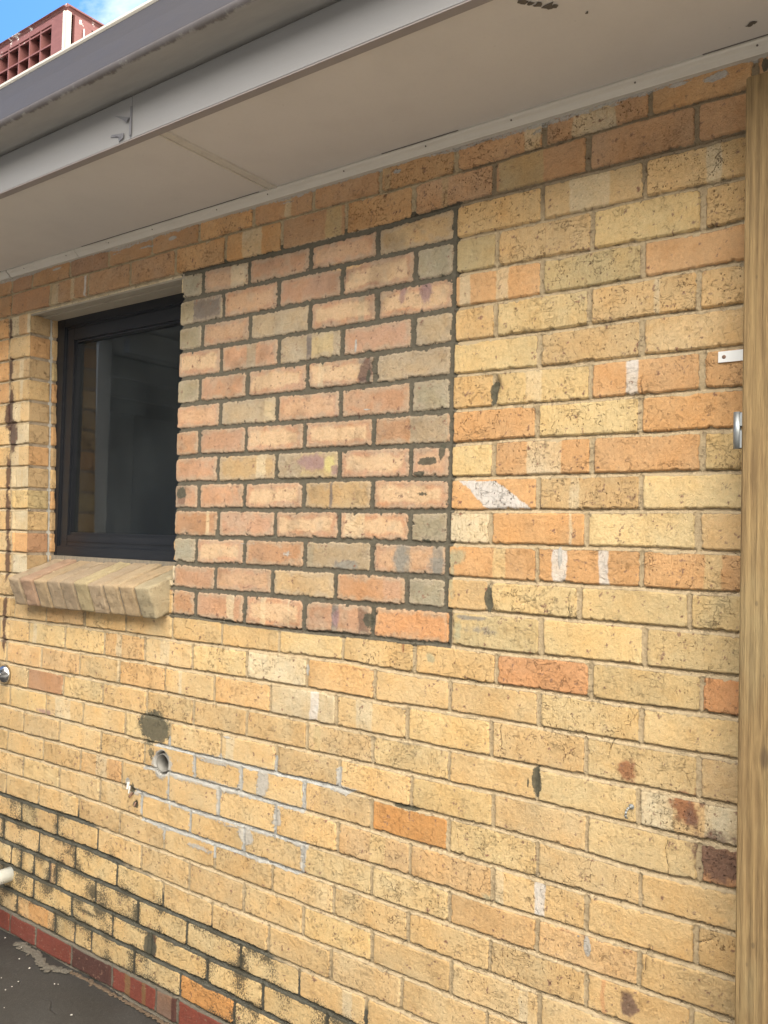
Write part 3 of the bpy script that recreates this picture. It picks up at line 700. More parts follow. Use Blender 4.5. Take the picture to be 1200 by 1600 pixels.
# --- left reveal of the window opening (brick ends, seen obliquely)
ys = np.linspace(0, .118, 50); zr = zs[(zs >= OPZ0 - 1e-6) & (zs <= OPZ1 + 1e-6)]
Y2, Z2 = np.meshgrid(ys, zr, indexing='ij')
bz = bedz[:, np.argmin(abs(xs - OPX0))]
r2 = np.clip(np.searchsorted(bz, Z2 + fbm(Y2, Z2, 60, 4, 2) * .0015) - 1, 0, len(bz) - 2)
dz2 = np.minimum(Z2 - bz[r2] - .0055, bz[r2 + 1] - .0055 - Z2)
dx2 = np.minimum(np.where(Y2 < .090, .088 - Y2, Y2 - .096), .116 + .008 * fbm(Y2 * 0, Z2, 22, 6, 2) - Y2 + .004)
s2 = np.minimum(dz2, dx2)
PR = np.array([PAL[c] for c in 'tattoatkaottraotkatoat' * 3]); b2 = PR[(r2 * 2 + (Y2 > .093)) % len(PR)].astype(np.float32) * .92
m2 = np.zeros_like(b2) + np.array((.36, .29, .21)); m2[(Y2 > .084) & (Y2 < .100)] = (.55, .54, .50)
H2 = smooth(-.0005, .004, s2) * (.004 + .002 * fbm(Y2, Z2, 30, 8, 2)) + .004 * (Y2 > .096) * smooth(0, .004, s2)
w2 = np.where((Y2 > .082) & (Y2 < .099), .35 + .3 * fbm(Y2, Z2, 30, 10, 2), -.6)
P2 = np.stack([open_left(Z2) + (H2 - .004) * smooth(0, .01, Y2), Y2, Z2], -1)[:, ::-1]
A2 = {k: v[:, ::-1] for k, v in dict(bcol=b2, mcol=m2, sdf=s2, dark=s2 * 0 - .6, white=w2, moss=s2 * 0 - .6, pit=s2 * 0 + .8).items()}
o = sheet('reveal', P2, np.ones((P2.shape[0] - 1, P2.shape[1] - 1), bool), house, A2)
# ------------------------------------------------------------------ paints, metals, timber
M_SOFFIT = paint_material('soffit_paint', (.54, .515, .49), (.30, .28, .265), .25, .7, .25)
M_MOULD = paint_material('moulding_paint', (.52, .49, .44), (.30, .26, .21), .4, .6, .8, (1, 8, 8))
M_FASCIA = paint_material('fascia_paint', (.25, .25, .255), (.22, .21, .20), .35, .5, .35, (1, 6, 6))
M_GUTF = paint_material('gutter_front_paint', (.076, .071, .074), (.06, .062, .08), .5, .42, .3, (2, 6, 6))
def gutter_bottom():
    s = NT('gutter_faded_paint'); P = s.pos()
    sep = s.N('ShaderNodeSeparateXYZ'); s.L(P, sep.inputs[0])
    n = s.noise(P, 26, 6, 0.7); e = s.math('ADD', sep.outputs[1], s.math('MULTIPLY', s.math('SUBTRACT', n, 0.5), 0.045))
    f = s.ramp(e, -0.580, -0.572)                     # beige underside, grey paint wrapping round the lip
    base = s.mix(s.noise(s.pos((1, 5, 5)), 9, 5, 0.6), (.21, .205, .20), (.30, .29, .275))
    c = s.mix(f, s.mix(n, (.075, .065, .06), (.15, .14, .15)), base)
    return s.fin(c, 0.55, s.bump(n, 0.001, 0.5))
M_GUTB = gutter_bottom()
M_RIM = paint_material('gutter_lip_paint', (.50, .48, .44), (.4, .35, .28), .3, .5)
def roof_mat():
    s = NT('roof_sheet'); return s.fin(s.mix(s.noise(s.pos(), 5, 5), (.30, .29, .28), (.40, .38, .36)), .5)
M_ROOF = roof_mat()
M_FRAME = paint_material('window_frame_paint', (.011, .013, .018), (.03, .03, .032), .4, .34, .1, (1, 1, 6))
M_LINTEL = paint_material('lintel_paint', (.34, .30, .24), (.16, .13, .10), .5, .7, .4, (1, 4, 4))
M_DARKIN = paint_material("interior_plaster", (.32, .32, .31), (.2, .2, .2), .2, .9)
def glass_mat():
    s = NT('window_glass'); s.b.inputs['Base Color'].default_value = (.93, .96, .95, 1)
    s.b.inputs['Roughness'].default_value = 0.0; s.b.inputs['Transmission Weight'].default_value = 1.0; s.b.inputs['IOR'].default_value = 1.0001
    g = s.N('ShaderNodeBsdfGlossy'); g.inputs['Roughness'].default_value = 0.01
    fr = s.N('ShaderNodeFresnel'); fr.inputs['IOR'].default_value = 1.75
    t = s.N('ShaderNodeBsdfTransparent'); t.inputs['Color'].default_value = (.80, .86, .86, 1)
    mxs = s.N('ShaderNodeMixShader'); s.L(fr.outputs[0], mxs.inputs[0]); s.L(t.outputs[0], mxs.inputs[1]); s.L(g.outputs[0], mxs.inputs[2])
    df = s.N('ShaderNodeBsdfDiffuse'); df.inputs['Color'].default_value = (.50, .56, .60, 1)
    m2_ = s.N('ShaderNodeMixShader'); s.L(s.ramp(s.noise(s.pos((1, 1, .5)), 5, 5, .6), .3, .8, .010, .030), m2_.inputs[0]); s.L(mxs.outputs[0], m2_.inputs[1]); s.L(df.outputs[0], m2_.inputs[2])
    s.L(m2_.outputs[0], s.o.inputs[0]); return s.m
M_GLASS = glass_mat()
def wood_mat():
    s = NT('weathered_pine'); P = s.pos()
    sep = s.N('ShaderNodeSeparateXYZ'); s.L(P, sep.inputs[0]); x, y, z = sep.outputs
    w1 = s.noise(s.pos((6, 6, .9)), 2.2, 3, .5)
    u = s.math('ADD', s.math('MULTIPLY', s.math('ADD', x, s.math('MULTIPLY', y, .8)), 190), s.math('MULTIPLY', w1, 5.0))
    for (kx, kz, sx_, sz_, am) in ((.150, -.130, .022, .055, 3.2), (.150, .74, .02, .06, 1.6), (.112, .575, .010, .018, 1.1)):
        g = s.math('ADD', s.math('POWER', s.math('DIVIDE', s.math('SUBTRACT', x, kx), sx_), 2.0), s.math('POWER', s.math('DIVIDE', s.math('SUBTRACT', z, kz), sz_), 2.0))
        u = s.math('ADD', u, s.math('DIVIDE', am, s.math('ADD', g, 1.0)))
    ring = s.math('ADD', s.math('MULTIPLY', s.math('SINE', s.math('MULTIPLY', u, 1.9)), .5), .5)
    fib = s.noise(s.pos((1, 1, .02)), 620, 4, .6); mid = s.noise(s.pos((1, 1, .12)), 60, 4, .6)
    coarse = s.noise(s.pos((1, 1, .012)), 130, 5, .75)
    ring = s.math('ADD', s.math('MULTIPLY', ring, .5), s.math('MULTIPLY', s.ramp(coarse, .35, .65), .5))
    c = s.mix(ring, (.165, .105, .045), (.345, .235, .108))
    c = s.mix(s.ramp(mid, .42, .7, 0, .5), c, (.38, .265, .12))
    c = s.mix(s.ramp(fib, .45, .75, 0, .45), c, s.mix(1.0, c, (.62, .55, .45), 'MULTIPLY'))
    c = s.mix(s.ramp(s.noise(s.pos((3, 3, 1)), 3.5, 4, .6), .45, .75, 0, .5), c, (.34, .275, .145))
    kg = s.math('ADD', s.math('POWER', s.math('DIVIDE', s.math('SUBTRACT', x, .150), .010), 2.0), s.math('POWER', s.math('DIVIDE', s.math('SUBTRACT', z, -.130), .026), 2.0))
    c = s.mix(s.ramp(s.math('ADD', kg, s.math('MULTIPLY', mid, .8)), .5, 1.6, .75, 0), c, (.10, .065, .035))
    nick = s.vor(s.pos((1, 1, .5)), 24).outputs['Distance']
    c = s.mix(s.ramp(nick, .05, .10, .55, 0), c, (.10, .07, .04))
    h = s.math('ADD', ring, s.math('MULTIPLY', fib, .8))
    return s.fin(c, .8, s.bump(h, .0035, 1.0))
M_WOOD = wood_mat()
def metal_mat(name, col, rough, mott=.15):
    s = NT(name); n = s.noise(s.pos(), 70, 4, .6)
    return s.fin(s.mix(s.ramp(n, .4, .7, 0, mott), col, (.20, .19, .18)), s.ramp(n, .3, .7, rough, rough + .15), metal=1.0)
M_ZINC = metal_mat('zinc_plate', (.40, .43, .45), .45)
M_CHROME = metal_mat('dull_chrome', (.55, .56, .58), .12, .5)
M_GALV = paint_material('galvanised_strap', (.80, .83, .84), (.5, .5, .5), .12, .35)
M_SCREW = metal_mat('rusted_screw', (.25, .16, .12), .5)
M_PVC = paint_material('pvc_pipe', (.72, .75, .72), (.35, .33, .25), .3, .35, .3)
M_INK = NT('ink').fin((.05, .05, .05), .6)
def red_plastic():
    s = NT('faded_red_plastic'); P = s.pos()
    c = s.mix(s.noise(s.pos((2, 2, 9)), 8, 5, .65), (.105, .036, .034), (.21, .085, .08))
    sep = s.N('ShaderNodeSeparateXYZ'); s.L(P, sep.inputs[0])
    n = s.noise(P, 16, 5, .7)
    f = s.math('MULTIPLY', s.ramp(sep.outputs[2], 2.86, 2.93), s.ramp(n, .60, .66))
    c = s.mix(f, c, (.72, .70, .68))
    return s.fin(c, .6, s.bump(n, .002, .4))
M_RED = red_plastic()
M_CREAM = paint_material('bare_cream_strip', (.50, .48, .43), (.3, .22, .18), .6, .6, .6, (6, 6, 1))
M_BLACKPAD = NT('cooler_pad').fin((.035, .03, .028), .9)
def ground_mat():
    s = NT('old_concrete'); P = s.pos()
    a = s.noise(P, 3.5, 6, .6); b = s.noise(P, 60, 5, .65); f = s.noise(P, 320, 3, .6)
    c = s.mix(a, (.017, .0165, .016), (.046, .044, .041))
    c = s.mix(s.ramp(b, .45, .7, 0, .6), c, (.030, .028, .026)); c = s.mix(s.ramp(f, .5, .8, 0, .4), c, (.16, .15, .13))
    W = s.N('ShaderNodeVectorMath', operation='ADD'); nn = s.N('ShaderNodeTexNoise'); s.L(P, nn.inputs['Vector']); nn.inputs['Scale'].default_value = 6; nn.inputs['Detail'].default_value = 6
    sc_ = s.N('ShaderNodeVectorMath', operation='SCALE'); s.L(nn.outputs['Color'], sc_.inputs[0]); sc_.inputs[3].default_value = .25
    s.L(P, W.inputs[0]); s.L(sc_.outputs[0], W.inputs[1])
    ce = s.vor(W.outputs[0], 1.7, 'DISTANCE_TO_EDGE').outputs['Distance']
    cr_ = s.math('MULTIPLY', s.ramp(ce, .002, .010, .6, 0), s.ramp(a, .5, .6)); c = s.mix(cr_, c, (.012, .011, .010))
    h = s.math('SUBTRACT', s.math('ADD', s.math('MULTIPLY', b, .8), s.math('ADD', s.math('MULTIPLY', f, .3), s.math('MULTIPLY', a, 3))), s.math('MULTIPLY', cr_, 2))
    # unseen paler slab further out, added to bounce light onto wall and soffit
    sep = s.N('ShaderNodeSeparateXYZ'); s.L(P, sep.inputs[0])
    far = s.ramp(s.math('ADD', sep.outputs[1], s.math('MULTIPLY', a, .5)), -1.0, -1.9)
    c = s.mix(far, c, s.mix(b, (.22, .215, .20), (.32, .31, .29)))
    return s.fin(c, s.ramp(a, .3, .7, .55, .85), s.bump(h, .003, .8))
M_GROUND = ground_mat()

# ------------------------------------------------------------------ ground
bm = bmesh.new()
def gy(a): return a
gxs = np.concatenate([[-300, -60, -15, -6], np.arange(-4, 2.01, .05), [6, 15, 60, 300]])
gys = np.concatenate([[.35, .15], np.arange(.05, -1.2, -.04), [-1.5, -3, -6, -15, -60, -300]])
gv = [[bm.verts.new((x, y, GROUND + (.006 * float(fbm(np.array([x]), np.array([y]), 4, 90, 3)[0]) if -4.1 < x < 2.1 and -1.3 < y < .1 else 0))) for y in gys] for x in gxs]
for i in range(len(gxs) - 1):
    for j in range(len(gys) - 1): bm.faces.new((gv[i][j], gv[i][j + 1], gv[i + 1][j + 1], gv[i + 1][j]))
g = put('ground', bm, M_GROUND, smooth=True); tag(g, 'dark worn concrete path with fine cracks at the foot of the wall', 'ground', kind='structure')

# mortar droppings along the foot of the wall
def lumpy(name, pts, r, mat, parent=None, seed=1):
    bm = bmesh.new(); rr = random.Random(seed)
    for (x, y, z, a) in pts:
        m = Matrix.Translation((x, y, z)) @ Matrix.Rotation(rr.random() * 6, 4, 'Z') @ Matrix.Diagonal((a * rr.uniform(.8, 1.3), a * rr.uniform(.6, 1.0), a * rr.uniform(.22, .38), 1))
        res = bmesh.ops.create_icosphere(bm, subdivisions=3, radius=1.0, matrix=m)
        for v in res['verts']:
            p = v.co; n = float(fbm(np.array([p.x]), np.array([p.y + p.z]), 60, 91 + seed, 2)[0]); v.co = p + (p - Vector((x, y, z))) * n * .5
    return put(name, bm, mat, parent, smooth=True)
s_ = NT('mortar_lump'); M_LUMP = s_.fin(s_.mix(s_.noise(s_.pos(), 120, 5), (.06, .055, .047), (.15, .135, .11)), .95, s_.bump(s_.noise(s_.pos(), 180, 4), .002, .8))
pts = []
for i in range(150):
    t = i / 149; x = -2.46 + t * .33; pts.append((x, -.012 - abs(random.gauss(0, .010)) - .035 * max(0, 1 - abs(x + 2.22) / .12), GROUND + .004, random.uniform(.006, .013)))
o = lumpy('mortar_droppings', pts, .01, M_LUMP, seed=3); tag(o, 'crumbled ridge of pale mortar spilled along the foot of the red bricks', 'mortar')
pts = [(-2.13 + i * .006, -.010 - abs(random.gauss(0, .004)), GROUND + .002, random.uniform(.005, .009)) for i in range(110)]
s_ = NT('rusty_dirt'); M_DIRT = s_.fin(s_.mix(s_.noise(s_.pos(), 90, 5), (.07, .048, .03), (.15, .11, .075)), .95)
o = lumpy('dirt_line', pts, .01, M_DIRT, seed=4); tag(o, 'thin brown line of grit where the red bricks meet the path', 'dirt', kind='stuff')
bm = bmesh.new()
for i in range(80):
    x = random.uniform(-2.9, -1.2); y = -random.uniform(.03, .75); a = random.choice([.0018, .002, .003, .003, .0045]); n = random.randint(4, 6); ph = random.random() * 6
    vs_ = [bm.verts.new((x + a * random.uniform(.5, 1.4) * math.cos(ph + k * 6.283 / n), y + a * random.uniform(.5, 1.4) * math.sin(ph + k * 6.283 / n), GROUND + .0075)) for k in range(n)]
    f_ = bm.faces.new(vs_); ex = bmesh.ops.extrude_face_region(bm, geom=[f_])
    for v in ex['geom']:
        if isinstance(v, bmesh.types.BMVert): v.co.z += .0015
for (x, y) in ((-1.93, -.30), (-1.915, -.295), (-1.92, -.31)):
    vs_ = [bm.verts.new((x + .014 * math.cos(k * 1.2 + x * 40) * random.uniform(.3, 1), y + .010 * math.sin(k * 1.2) * random.uniform(.3, 1), GROUND + .008 + .002 * random.random())) for k in range(5)]
    f_ = bm.faces.new(vs_); ex = bmesh.ops.extrude_face_region(bm, geom=[f_])
    for v in ex['geom']:
        if isinstance(v, bmesh.types.BMVert): v.co.z += .0015
o = put('paint_flakes', bm, NT('flake').fin((.62, .60, .56), .8)); tag(o, 'scattered white paint flakes lying on the dark path', 'paint flakes', kind='stuff')

# ------------------------------------------------------------------ eave: soffit, moulding, fascia, gutter, roof
XL, XR = -9.0, 3.0
SOF = 1.305
bm = bmesh.new()
box(bm, XL, -1.262, -.452, .10, SOF, SOF + .006); box(bm, -1.228, 0.9, -.452, .10, SOF, SOF + .006); box(bm, .93, XR, -.452, .10, SOF, SOF + .006)
so = put('soffit', bm, M_SOFFIT, house, bevel=.0008, seg=1); tag(so, 'warm white painted sheet soffit')
bm = bmesh.new(); box(bm, -1.264, -1.226, -.4515, -.016, SOF - .0015, SOF + .0035)
for x in (-1.262, -1.231): box(bm, x, x + .0045, -.4515, -.016, SOF - .0060, SOF - .0015)
put('cover_strip', bm, M_MOULD, house, bevel=.0008, seg=1)
bm = bmesh.new()                                         # flaked paint on the soffit
bm2 = bmesh.new()
for (x, y, a) in ((-.235, -.40, .010), (-.225, -.388, .008), (-.212, -.375, .009), (-.198, -.36, .012), (-.19, -.352, .007), (-.145, -.30, .004), (.110, -.088, .008), (.104, -.084, .006)):
    n = 9; ph = random.random() * 6
    vv = [bm.verts.new((x + a * random.uniform(.4, 1.2) * math.cos(k * 6.283 / n) * 1.2, y + a * random.uniform(.3, 1.0) * math.sin(k * 6.283 / n), SOF - .0012)) for k in range(n)]
    f_ = bm.faces.new(vv); ex = bmesh.ops.extrude_face_region(bm, geom=[f_])
    for v in ex['geom']:
        if isinstance(v, bmesh.types.BMVert): v.co.z -= .0012
tag(put('flaked_spots', bm, NT('bare_patch').fin((.10, .085, .07), .9), house), kind='stuff')
def mould(x0, x1, name):
    bm = bmesh.new(); prof = [(0.006, SOF), (-.030, SOF), (-.032, SOF - .006), (-.029, SOF - .010), (-.022, SOF - .015), (-.015, SOF - .024), (-.013, SOF - .027), (-.004, SOF - .0275), (.006, SOF - .0275)]
    n = 60; ringsl = []
    for i in range(n + 1):
        x = x0 + (x1 - x0) * i / n; dy = .0012 * float(fbm(np.array([x]), np.array([0.]), 5, 93, 2)[0]); ringsl.append([bm.verts.new((x, y + dy, z + dy)) for (y, z) in prof])
    for A_, B_ in zip(ringsl, ringsl[1:]):
        for i in range(len(prof)): bm.faces.new((A_[i], B_[i], B_[(i + 1) % len(prof)], A_[(i + 1) % len(prof)]))
    bm.faces.new(ringsl[0]); bm.faces.new(ringsl[-1][::-1])
    return put(name, bm, M_MOULD, house)
mould(-9.0, -2.712, 'moulding'); mould(-2.7045, -2.248, 'moulding'); mould(-2.245, 3.0, 'moulding')
bm = bmesh.new()  # dark strips painted as the shade of a gap above the moulding
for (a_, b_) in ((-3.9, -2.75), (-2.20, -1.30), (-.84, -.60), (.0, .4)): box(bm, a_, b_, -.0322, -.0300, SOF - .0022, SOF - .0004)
tag(put('gap_shade_strip', bm, NT('gap_shade_tone').fin((.12, .10, .085), .9), house), kind='stuff')
bm = bmesh.new()
for i in range(11):
    x = -2.6 + i * .27 + random.uniform(-.03, .03); lathe(bm, (x, -.0255, SOF - .0135), (0, -.75, -.66), [(0, .0024), (.0008, .0022), (.0012, .001)], 8)
tag(put('nail_head', bm, NT('nail').fin((.10, .08, .07), .7), house), kind='stuff')
bm = bmesh.new(); box(bm, XL, -1.325, -.477, -.4525, 1.293, 1.46); box(bm, -1.3235, XR, -.477, -.4525, 1.2935, 1.46)
fa = put('fascia', bm, M_FASCIA, house, bevel=.0015, seg=2)
bm = bmesh.new(); box(bm, XL, XR, -.4760, -.4530, 1.2895, 1.2928); put('fascia_underside', bm, paint_material('underside_tone', (.26, .235, .23), (.15, .14, .14), .3, .8), fa)  # thin underside strip given its own grey tone, separate from the soffit
bm = bmesh.new()                                         # torn flaps and old fixing on the fascia
def shard(bm, pts, t=.002):
    vv = [bm.verts.new(p) for p in pts]; f_ = bm.faces.new(vv); ex = bmesh.ops.extrude_face_region(bm, geom=[f_])
    for v in ex['geom']:
        if isinstance(v, bmesh.types.BMVert): v.co.y -= t
y_ = -.4775
shard(bm, [(-1.395, y_, 1.372), (-1.335, y_, 1.352), (-1.325, y_ - .006, 1.345), (-1.338, y_ - .004, 1.338), (-1.36, y_, 1.352)])
shard(bm, [(-1.328, y_, 1.378), (-1.322, y_, 1.378), (-1.319, y_ - .003, 1.300), (-1.327, y_ - .003, 1.300)])
shard(bm, [(-1.41, y_, 1.318), (-1.405, y_, 1.323), (-1.35, y_ - .003, 1.312), (-1.352, y_ - .003, 1.300), (-1.372, y_, 1.296), (-1.378, y_, 1.310)])
put('broken_clip', bm, paint_material('clip_grey', (.16, .16, .18), (.05, .05, .05), .6, .6), fa)
gut = empty('gutter', (0, 0, 0)); gut.parent = house
def gprof(pts, name, mat, close=False, x0=XL, x1=XR, seg=120, dip=True):
    bm = bmesh.new(); n = seg; rr_ = []
    for i in range(n + 1):
        x = x0 + (x1 - x0) * i / n
        dz_ = .010 * float(fbm(np.array([x]), np.array([1.]), .55, 95, 2)[0]) if dip else 0
        dzz = [(dz_ * max(0, (z - 1.41) / .11)) + .012 * (x + 1.3) * max(0, (z - 1.41) / .11) for (y, z) in pts]
        rr_.append([bm.verts.new((x, y, z + d)) for (y, z), d in zip(pts, dzz)])
    for A_, B_ in zip(rr_, rr_[1:]):
        for i in range(len(pts) - (0 if close else 1)): j = (i + 1) % len(pts); bm.faces.new((A_[i], B_[i], B_[j], A_[j]))
    if close: bm.faces.new(rr_[0]); bm.faces.new(rr_[-1][::-1])
    return put(name, bm, mat, gut, smooth=False)
arc = [(-.572 - .014 * math.sin(t), 1.407 + .014 * (1 - math.cos(t))) for t in [i * math.pi / 2 / 8 for i in range(9)]]
o = gprof([(-.479, 1.50), (-.479, 1.404), (-.500, 1.4035)] + arc + [(-.5845, 1.424), (-.572, 1.409), (-.482, 1.4065), (-.482, 1.50)], 'gutter_base', M_GUTB, True)
o.data.shade_smooth(); o.data.shade_auto_smooth if False else None
o = gprof([(-.5862, 1.4215), (-.5875, 1.470), (-.590, 1.505), (-.5885, 1.505), (-.5855, 1.470), (-.5845, 1.4215)], 'gutter_front', M_GUTF, True)
gprof([(-.5905, 1.506), (-.5940, 1.510), (-.593, 1.5165), (-.583, 1.5180), (-.577, 1.515), (-.578, 1.510), (-.583, 1.506)], 'gutter_lip', M_RIM, True)
bm = bmesh.new()
vv = [bm.verts.new(p) for p in [(XL, -.56, 1.512), (XR, -.56, 1.512), (XR, 4.2, 3.10), (XL, 4.2, 3.10)]]
f_ = bm.faces.new(vv); ex = bmesh.ops.extrude_face_region(bm, geom=[f_])
for v in ex['geom']:
    if isinstance(v, bmesh.types.BMVert): v.co.z += .025
vv = [bm.verts.new(p) for p in [(XL, 4.2, 3.10), (XR, 4.2, 3.10), (XR, 9, 1.5), (XL, 9, 1.5)]]; bm.faces.new(vv)
put('roof', bm, M_ROOF, house)

# ------------------------------------------------------------------ window
win = empty('window', (0, 0, 0)); win.parent = house; win['label'] = 'black framed window with dark glass'
def ring(bm, x0, x1, z0, z1, wl, wr, wb, wt, y0, y1):
    box(bm, x0, x0 + wl, y0, y1, z0, z1); box(bm, x1 - wr, x1, y0, y1, z0, z1)
    box(bm, x0 + wl, x1 - wr, y0 + .0004, y1, z0, z0 + wb); box(bm, x0 + wl, x1 - wr, y0 + .0004, y1, z1 - wt, z1)
bm = bmesh.new()
ring(bm, -2.575, -1.60, .150, 1.135, .058, .058, .052, .055, .116, .19)
ring(bm, -2.522, -1.652, .196, 1.084, .012, .012, .010, .012, .1215, .19)
bmesh.ops.bevel(bm, geom=list(bm.edges), offset=.0015, segments=2, affect='EDGES')
put('frame', bm, M_FRAME, win)
bm = bmesh.new()
ring(bm, -2.510, -1.664, .205, 1.073, .046, .046, .044, .050, .126, .18)
ring(bm, -2.464, -1.710, .249, 1.023, .009, .009, .010, .009, .134, .18)
box(bm, -2.50, -1.66, .1225, .130, .222, .226); box(bm, -2.50, -1.66, .1195, .130, .200, .2045)
bmesh.ops.bevel(bm, geom=list(bm.edges), offset=.0012, segments=2, affect='EDGES')
put('sash', bm, M_FRAME, win)
bm = bmesh.new(); box(bm, -2.462, -1.712, .150, .154, .250, 1.021); put('pane', bm, M_GLASS, win)
bm = bmesh.new()
box(bm, -2.60, -1.668, .002, .118, 1.117, 1.124); box(bm, -2.60, -1.668, .002, .012, 1.108, 1.1165)
box(bm, -2.58, -1.668, .012, .030, 1.1135, 1.1165); box(bm, -2.575, -1.668, .055, .114, 1.110, 1.1165)
put('lintel', bm, M_LINTEL, house, bevel=.0012, seg=2)
# dim room behind the glass
bm = bmesh.new()
rx0, rx1, ry0, ry1, rz0, rz1 = -4.6, -1.2, .24, 3.4, -1.1, 1.26
def quad(bm, *p): bm.faces.new([bm.verts.new(q) for q in p])
quad(bm, (rx0, ry1, rz0), (rx1, ry1, rz0), (rx1, ry1, rz1), (rx0, ry1, rz1))
quad(bm, (rx0, ry0, rz0), (rx0, ry1, rz0), (rx0, ry1, rz1), (rx0, ry0, rz1)); quad(bm, (rx1, ry0, rz0), (rx1, ry0, rz1), (rx1, ry1, rz1), (rx1, ry1, rz0))
quad(bm, (rx0, ry0, rz1), (rx0, ry1, rz1), (rx1, ry1, rz1), (rx1, ry0, rz1)); quad(bm, (rx0, ry0, rz0), (rx1, ry0, rz0), (rx1, ry1, rz0), (rx0, ry1, rz0))
for (a0, a1, b0, b1) in ((rx0, -2.56, rz0, rz1), (-1.62, rx1, rz0, rz1), (-2.56, -1.62, rz0, .16), (-2.56, -1.62, 1.13, rz1)):
    quad(bm, (a0, ry0, b0), (a1, ry0, b0), (a1, ry0, b1), (a0, ry0, b1))
put('room_lining', bm, M_DARKIN, house)
bm = bmesh.new()
box(bm, -2.585, -2.560, .19, .26, .15, 1.14); box(bm, -1.62, -1.6, .19, .26, .15, 1.14); box(bm, -2.56, -1.62, .19, .30, .135, .16); box(bm, -2.56, -1.62, .19, .26, 1.13, 1.15)
box(bm, rx0, rx1, 1.0, 1.06, 1.17, 1.26); box(bm, rx0, rx1, 2.1, 2.16, 1.17, 1.26)
box(bm, -4.0, -3.92, 3.30, 3.40, rz0, .9); box(bm, -3.2, -3.12, 3.30, 3.40, rz0, .9); box(bm, -4.0, -3.12, 3.30, 3.40, .9, .98)
put('interior_trim', bm, M_DARKIN, house, bevel=.002)
bm = bmesh.new()                                          # hanging curtain panel at the left inside
n = 60
A_ = [[bm.verts.new((-2.90 + .42 * t, .50 + .025 * math.sin(t * 34) + .01 * math.sin(t * 71), z)) for z in (-.9, 1.2)] for t in [i / n for i in range(n + 1)]]
for a, b in zip(A_, A_[1:]): bm.faces.new((a[0], b[0], b[1], a[1]))
put('curtain', bm, NT('curtain_cloth').fin((.55, .56, .55), .9), house, smooth=True)

# ------------------------------------------------------------------ sloping brick-on-edge sill
def loose_bricks(name, bricks, parent, core=None):
    V, F, AT = [], [], dict(bcol=[], sdf=[], moss=[], white=[])
    for (mat4, sx, sy, sz, colr, sd) in bricks:
        nn_ = (int(sx / .006) + 1, int(sy / .008) + 1, int(sz / .006) + 1)
        bmx = bmesh.new(); bmesh.ops.create_cube(bmx, size=1.0)
        bmesh.ops.subdivide_edges(bmx, edges=bmx.edges[:], cuts=14, use_grid_fill=True)
        off = len(V)
        for v in bmx.verts:
            p = Vector((v.co.x * sx, v.co.y * sy, v.co.z * sz)); r = .006
            q = Vector([max(-s_ / 2 + r, min(s_ / 2 - r, c)) for c, s_ in zip(p, (sx, sy, sz))]); d = p - q
            if d.length > r: p = q + d.normalized() * r
            g_ = float(fbm(np.array([p.x + sd * 1.7]), np.array([p.y + p.z * 1.3 + sd]), 40, 97, 3)[0]); p = p * (1 + .0)
            if d.length > 0: p = p + d.normalized() * g_ * .0030
            V.append(mat4 @ p)
            AT['bcol'].append((*[c * (1 + .12 * float(fbm(np.array([p.x + sd]), np.array([p.y + p.z]), 18, 99, 2)[0])) for c in colr], 1)); AT['sdf'].append(.012)
        for f in bmx.faces: F.append([off + v.index for v in f.verts])
        bmx.free()
    me = bpy.data.meshes.new(name); me.from_pydata(V, [], F); me.update()
    at = me.attributes.new('bcol', 'FLOAT_COLOR', 'POINT'); at.data.foreach_set('color', np.array(AT['bcol'], np.float32).ravel())
    at = me.attributes.new('mcol', 'FLOAT_COLOR', 'POINT'); at.data.foreach_set('color', np.tile(np.array([.3, .26, .2, 1], np.float32), len(V)))
    W3 = np.array([tuple(v) for v in V])
    moss_ = -.22 + .40 * fbm(W3[:, 0], W3[:, 1] + W3[:, 2], 9, 15, 3) + .15 * (W3[:, 1] < 0)
    wh = -.45 + .5 * np.exp(-(((W3[:, 0] + 1.72) / .07) ** 2 + ((W3[:, 1] - .04) / .09) ** 2)) + .35 * fbm(W3[:, 0], W3[:, 1], 14, 17, 3) * (W3[:, 2] > .07)
    for k, v in dict(sdf=np.full(len(V), .012), moss=moss_, white=wh, dark=np.full(len(V), -.45), pit=np.full(len(V), .55)).items():
        at = me.attributes.new(k, 'FLOAT', 'POINT'); at.data.foreach_set('value', v.astype(np.float32))
    me.materials.append(M_BRICK); me.shade_smooth()
    o = bpy.data.objects.new(name, me); COL.objects.link(o); o.parent = parent
    return o
th = math.atan2(.074, .205)                                # slope of the sill top
br = []; cols = ['t', 'b', 't', 't', 't', 'k', 't', 'o', 't', 'k', 't', 'o']
xe = -1.683; n_b = 10; pitch = .0835
for i in range(n_b):
    xc = xe - .038 - i * pitch; zt = -.003 * i / 3
    # origin at top front edge of each brick; local y runs up the slope, local z is the sill normal
    o0 = Vector((xc, -.088 + random.uniform(-.003, .003), .090 + zt + random.uniform(-.002, .002)))
    rotm = Matrix.Rotation(th, 4, 'X')
    m4 = Matrix.Translation(o0) @ rotm @ Matrix.Rotation(R(random.uniform(-1.6, 1.6)), 4, 'Z') @ Matrix.Rotation(R(random.uniform(-1.2, 1.2)), 4, 'X') @ Matrix.Translation((0, .115, -.055))
    base = PAL[cols[(n_b - 1 - i) % len(cols)]]; v = random.uniform(.92, 1.1)
    br.append((m4, .0735, .230, .110, tuple(c * v * k for c, k in zip(base, (.72 + .10 * (i % 3 == 1), .80 + .08 * (i % 3 == 1), 1.02))), i + 1))
sill = loose_bricks('window_sill', br, house); tag(sill, 'sloping sill of bricks on edge')
bm = bmesh.new(); vs_ = box(bm, -2.512, -1.690, .009, .224, -.1010, -.0075)
m4 = Matrix.Translation((0, -.088, .0885)) @ Matrix.Rotation(th, 4, 'X')
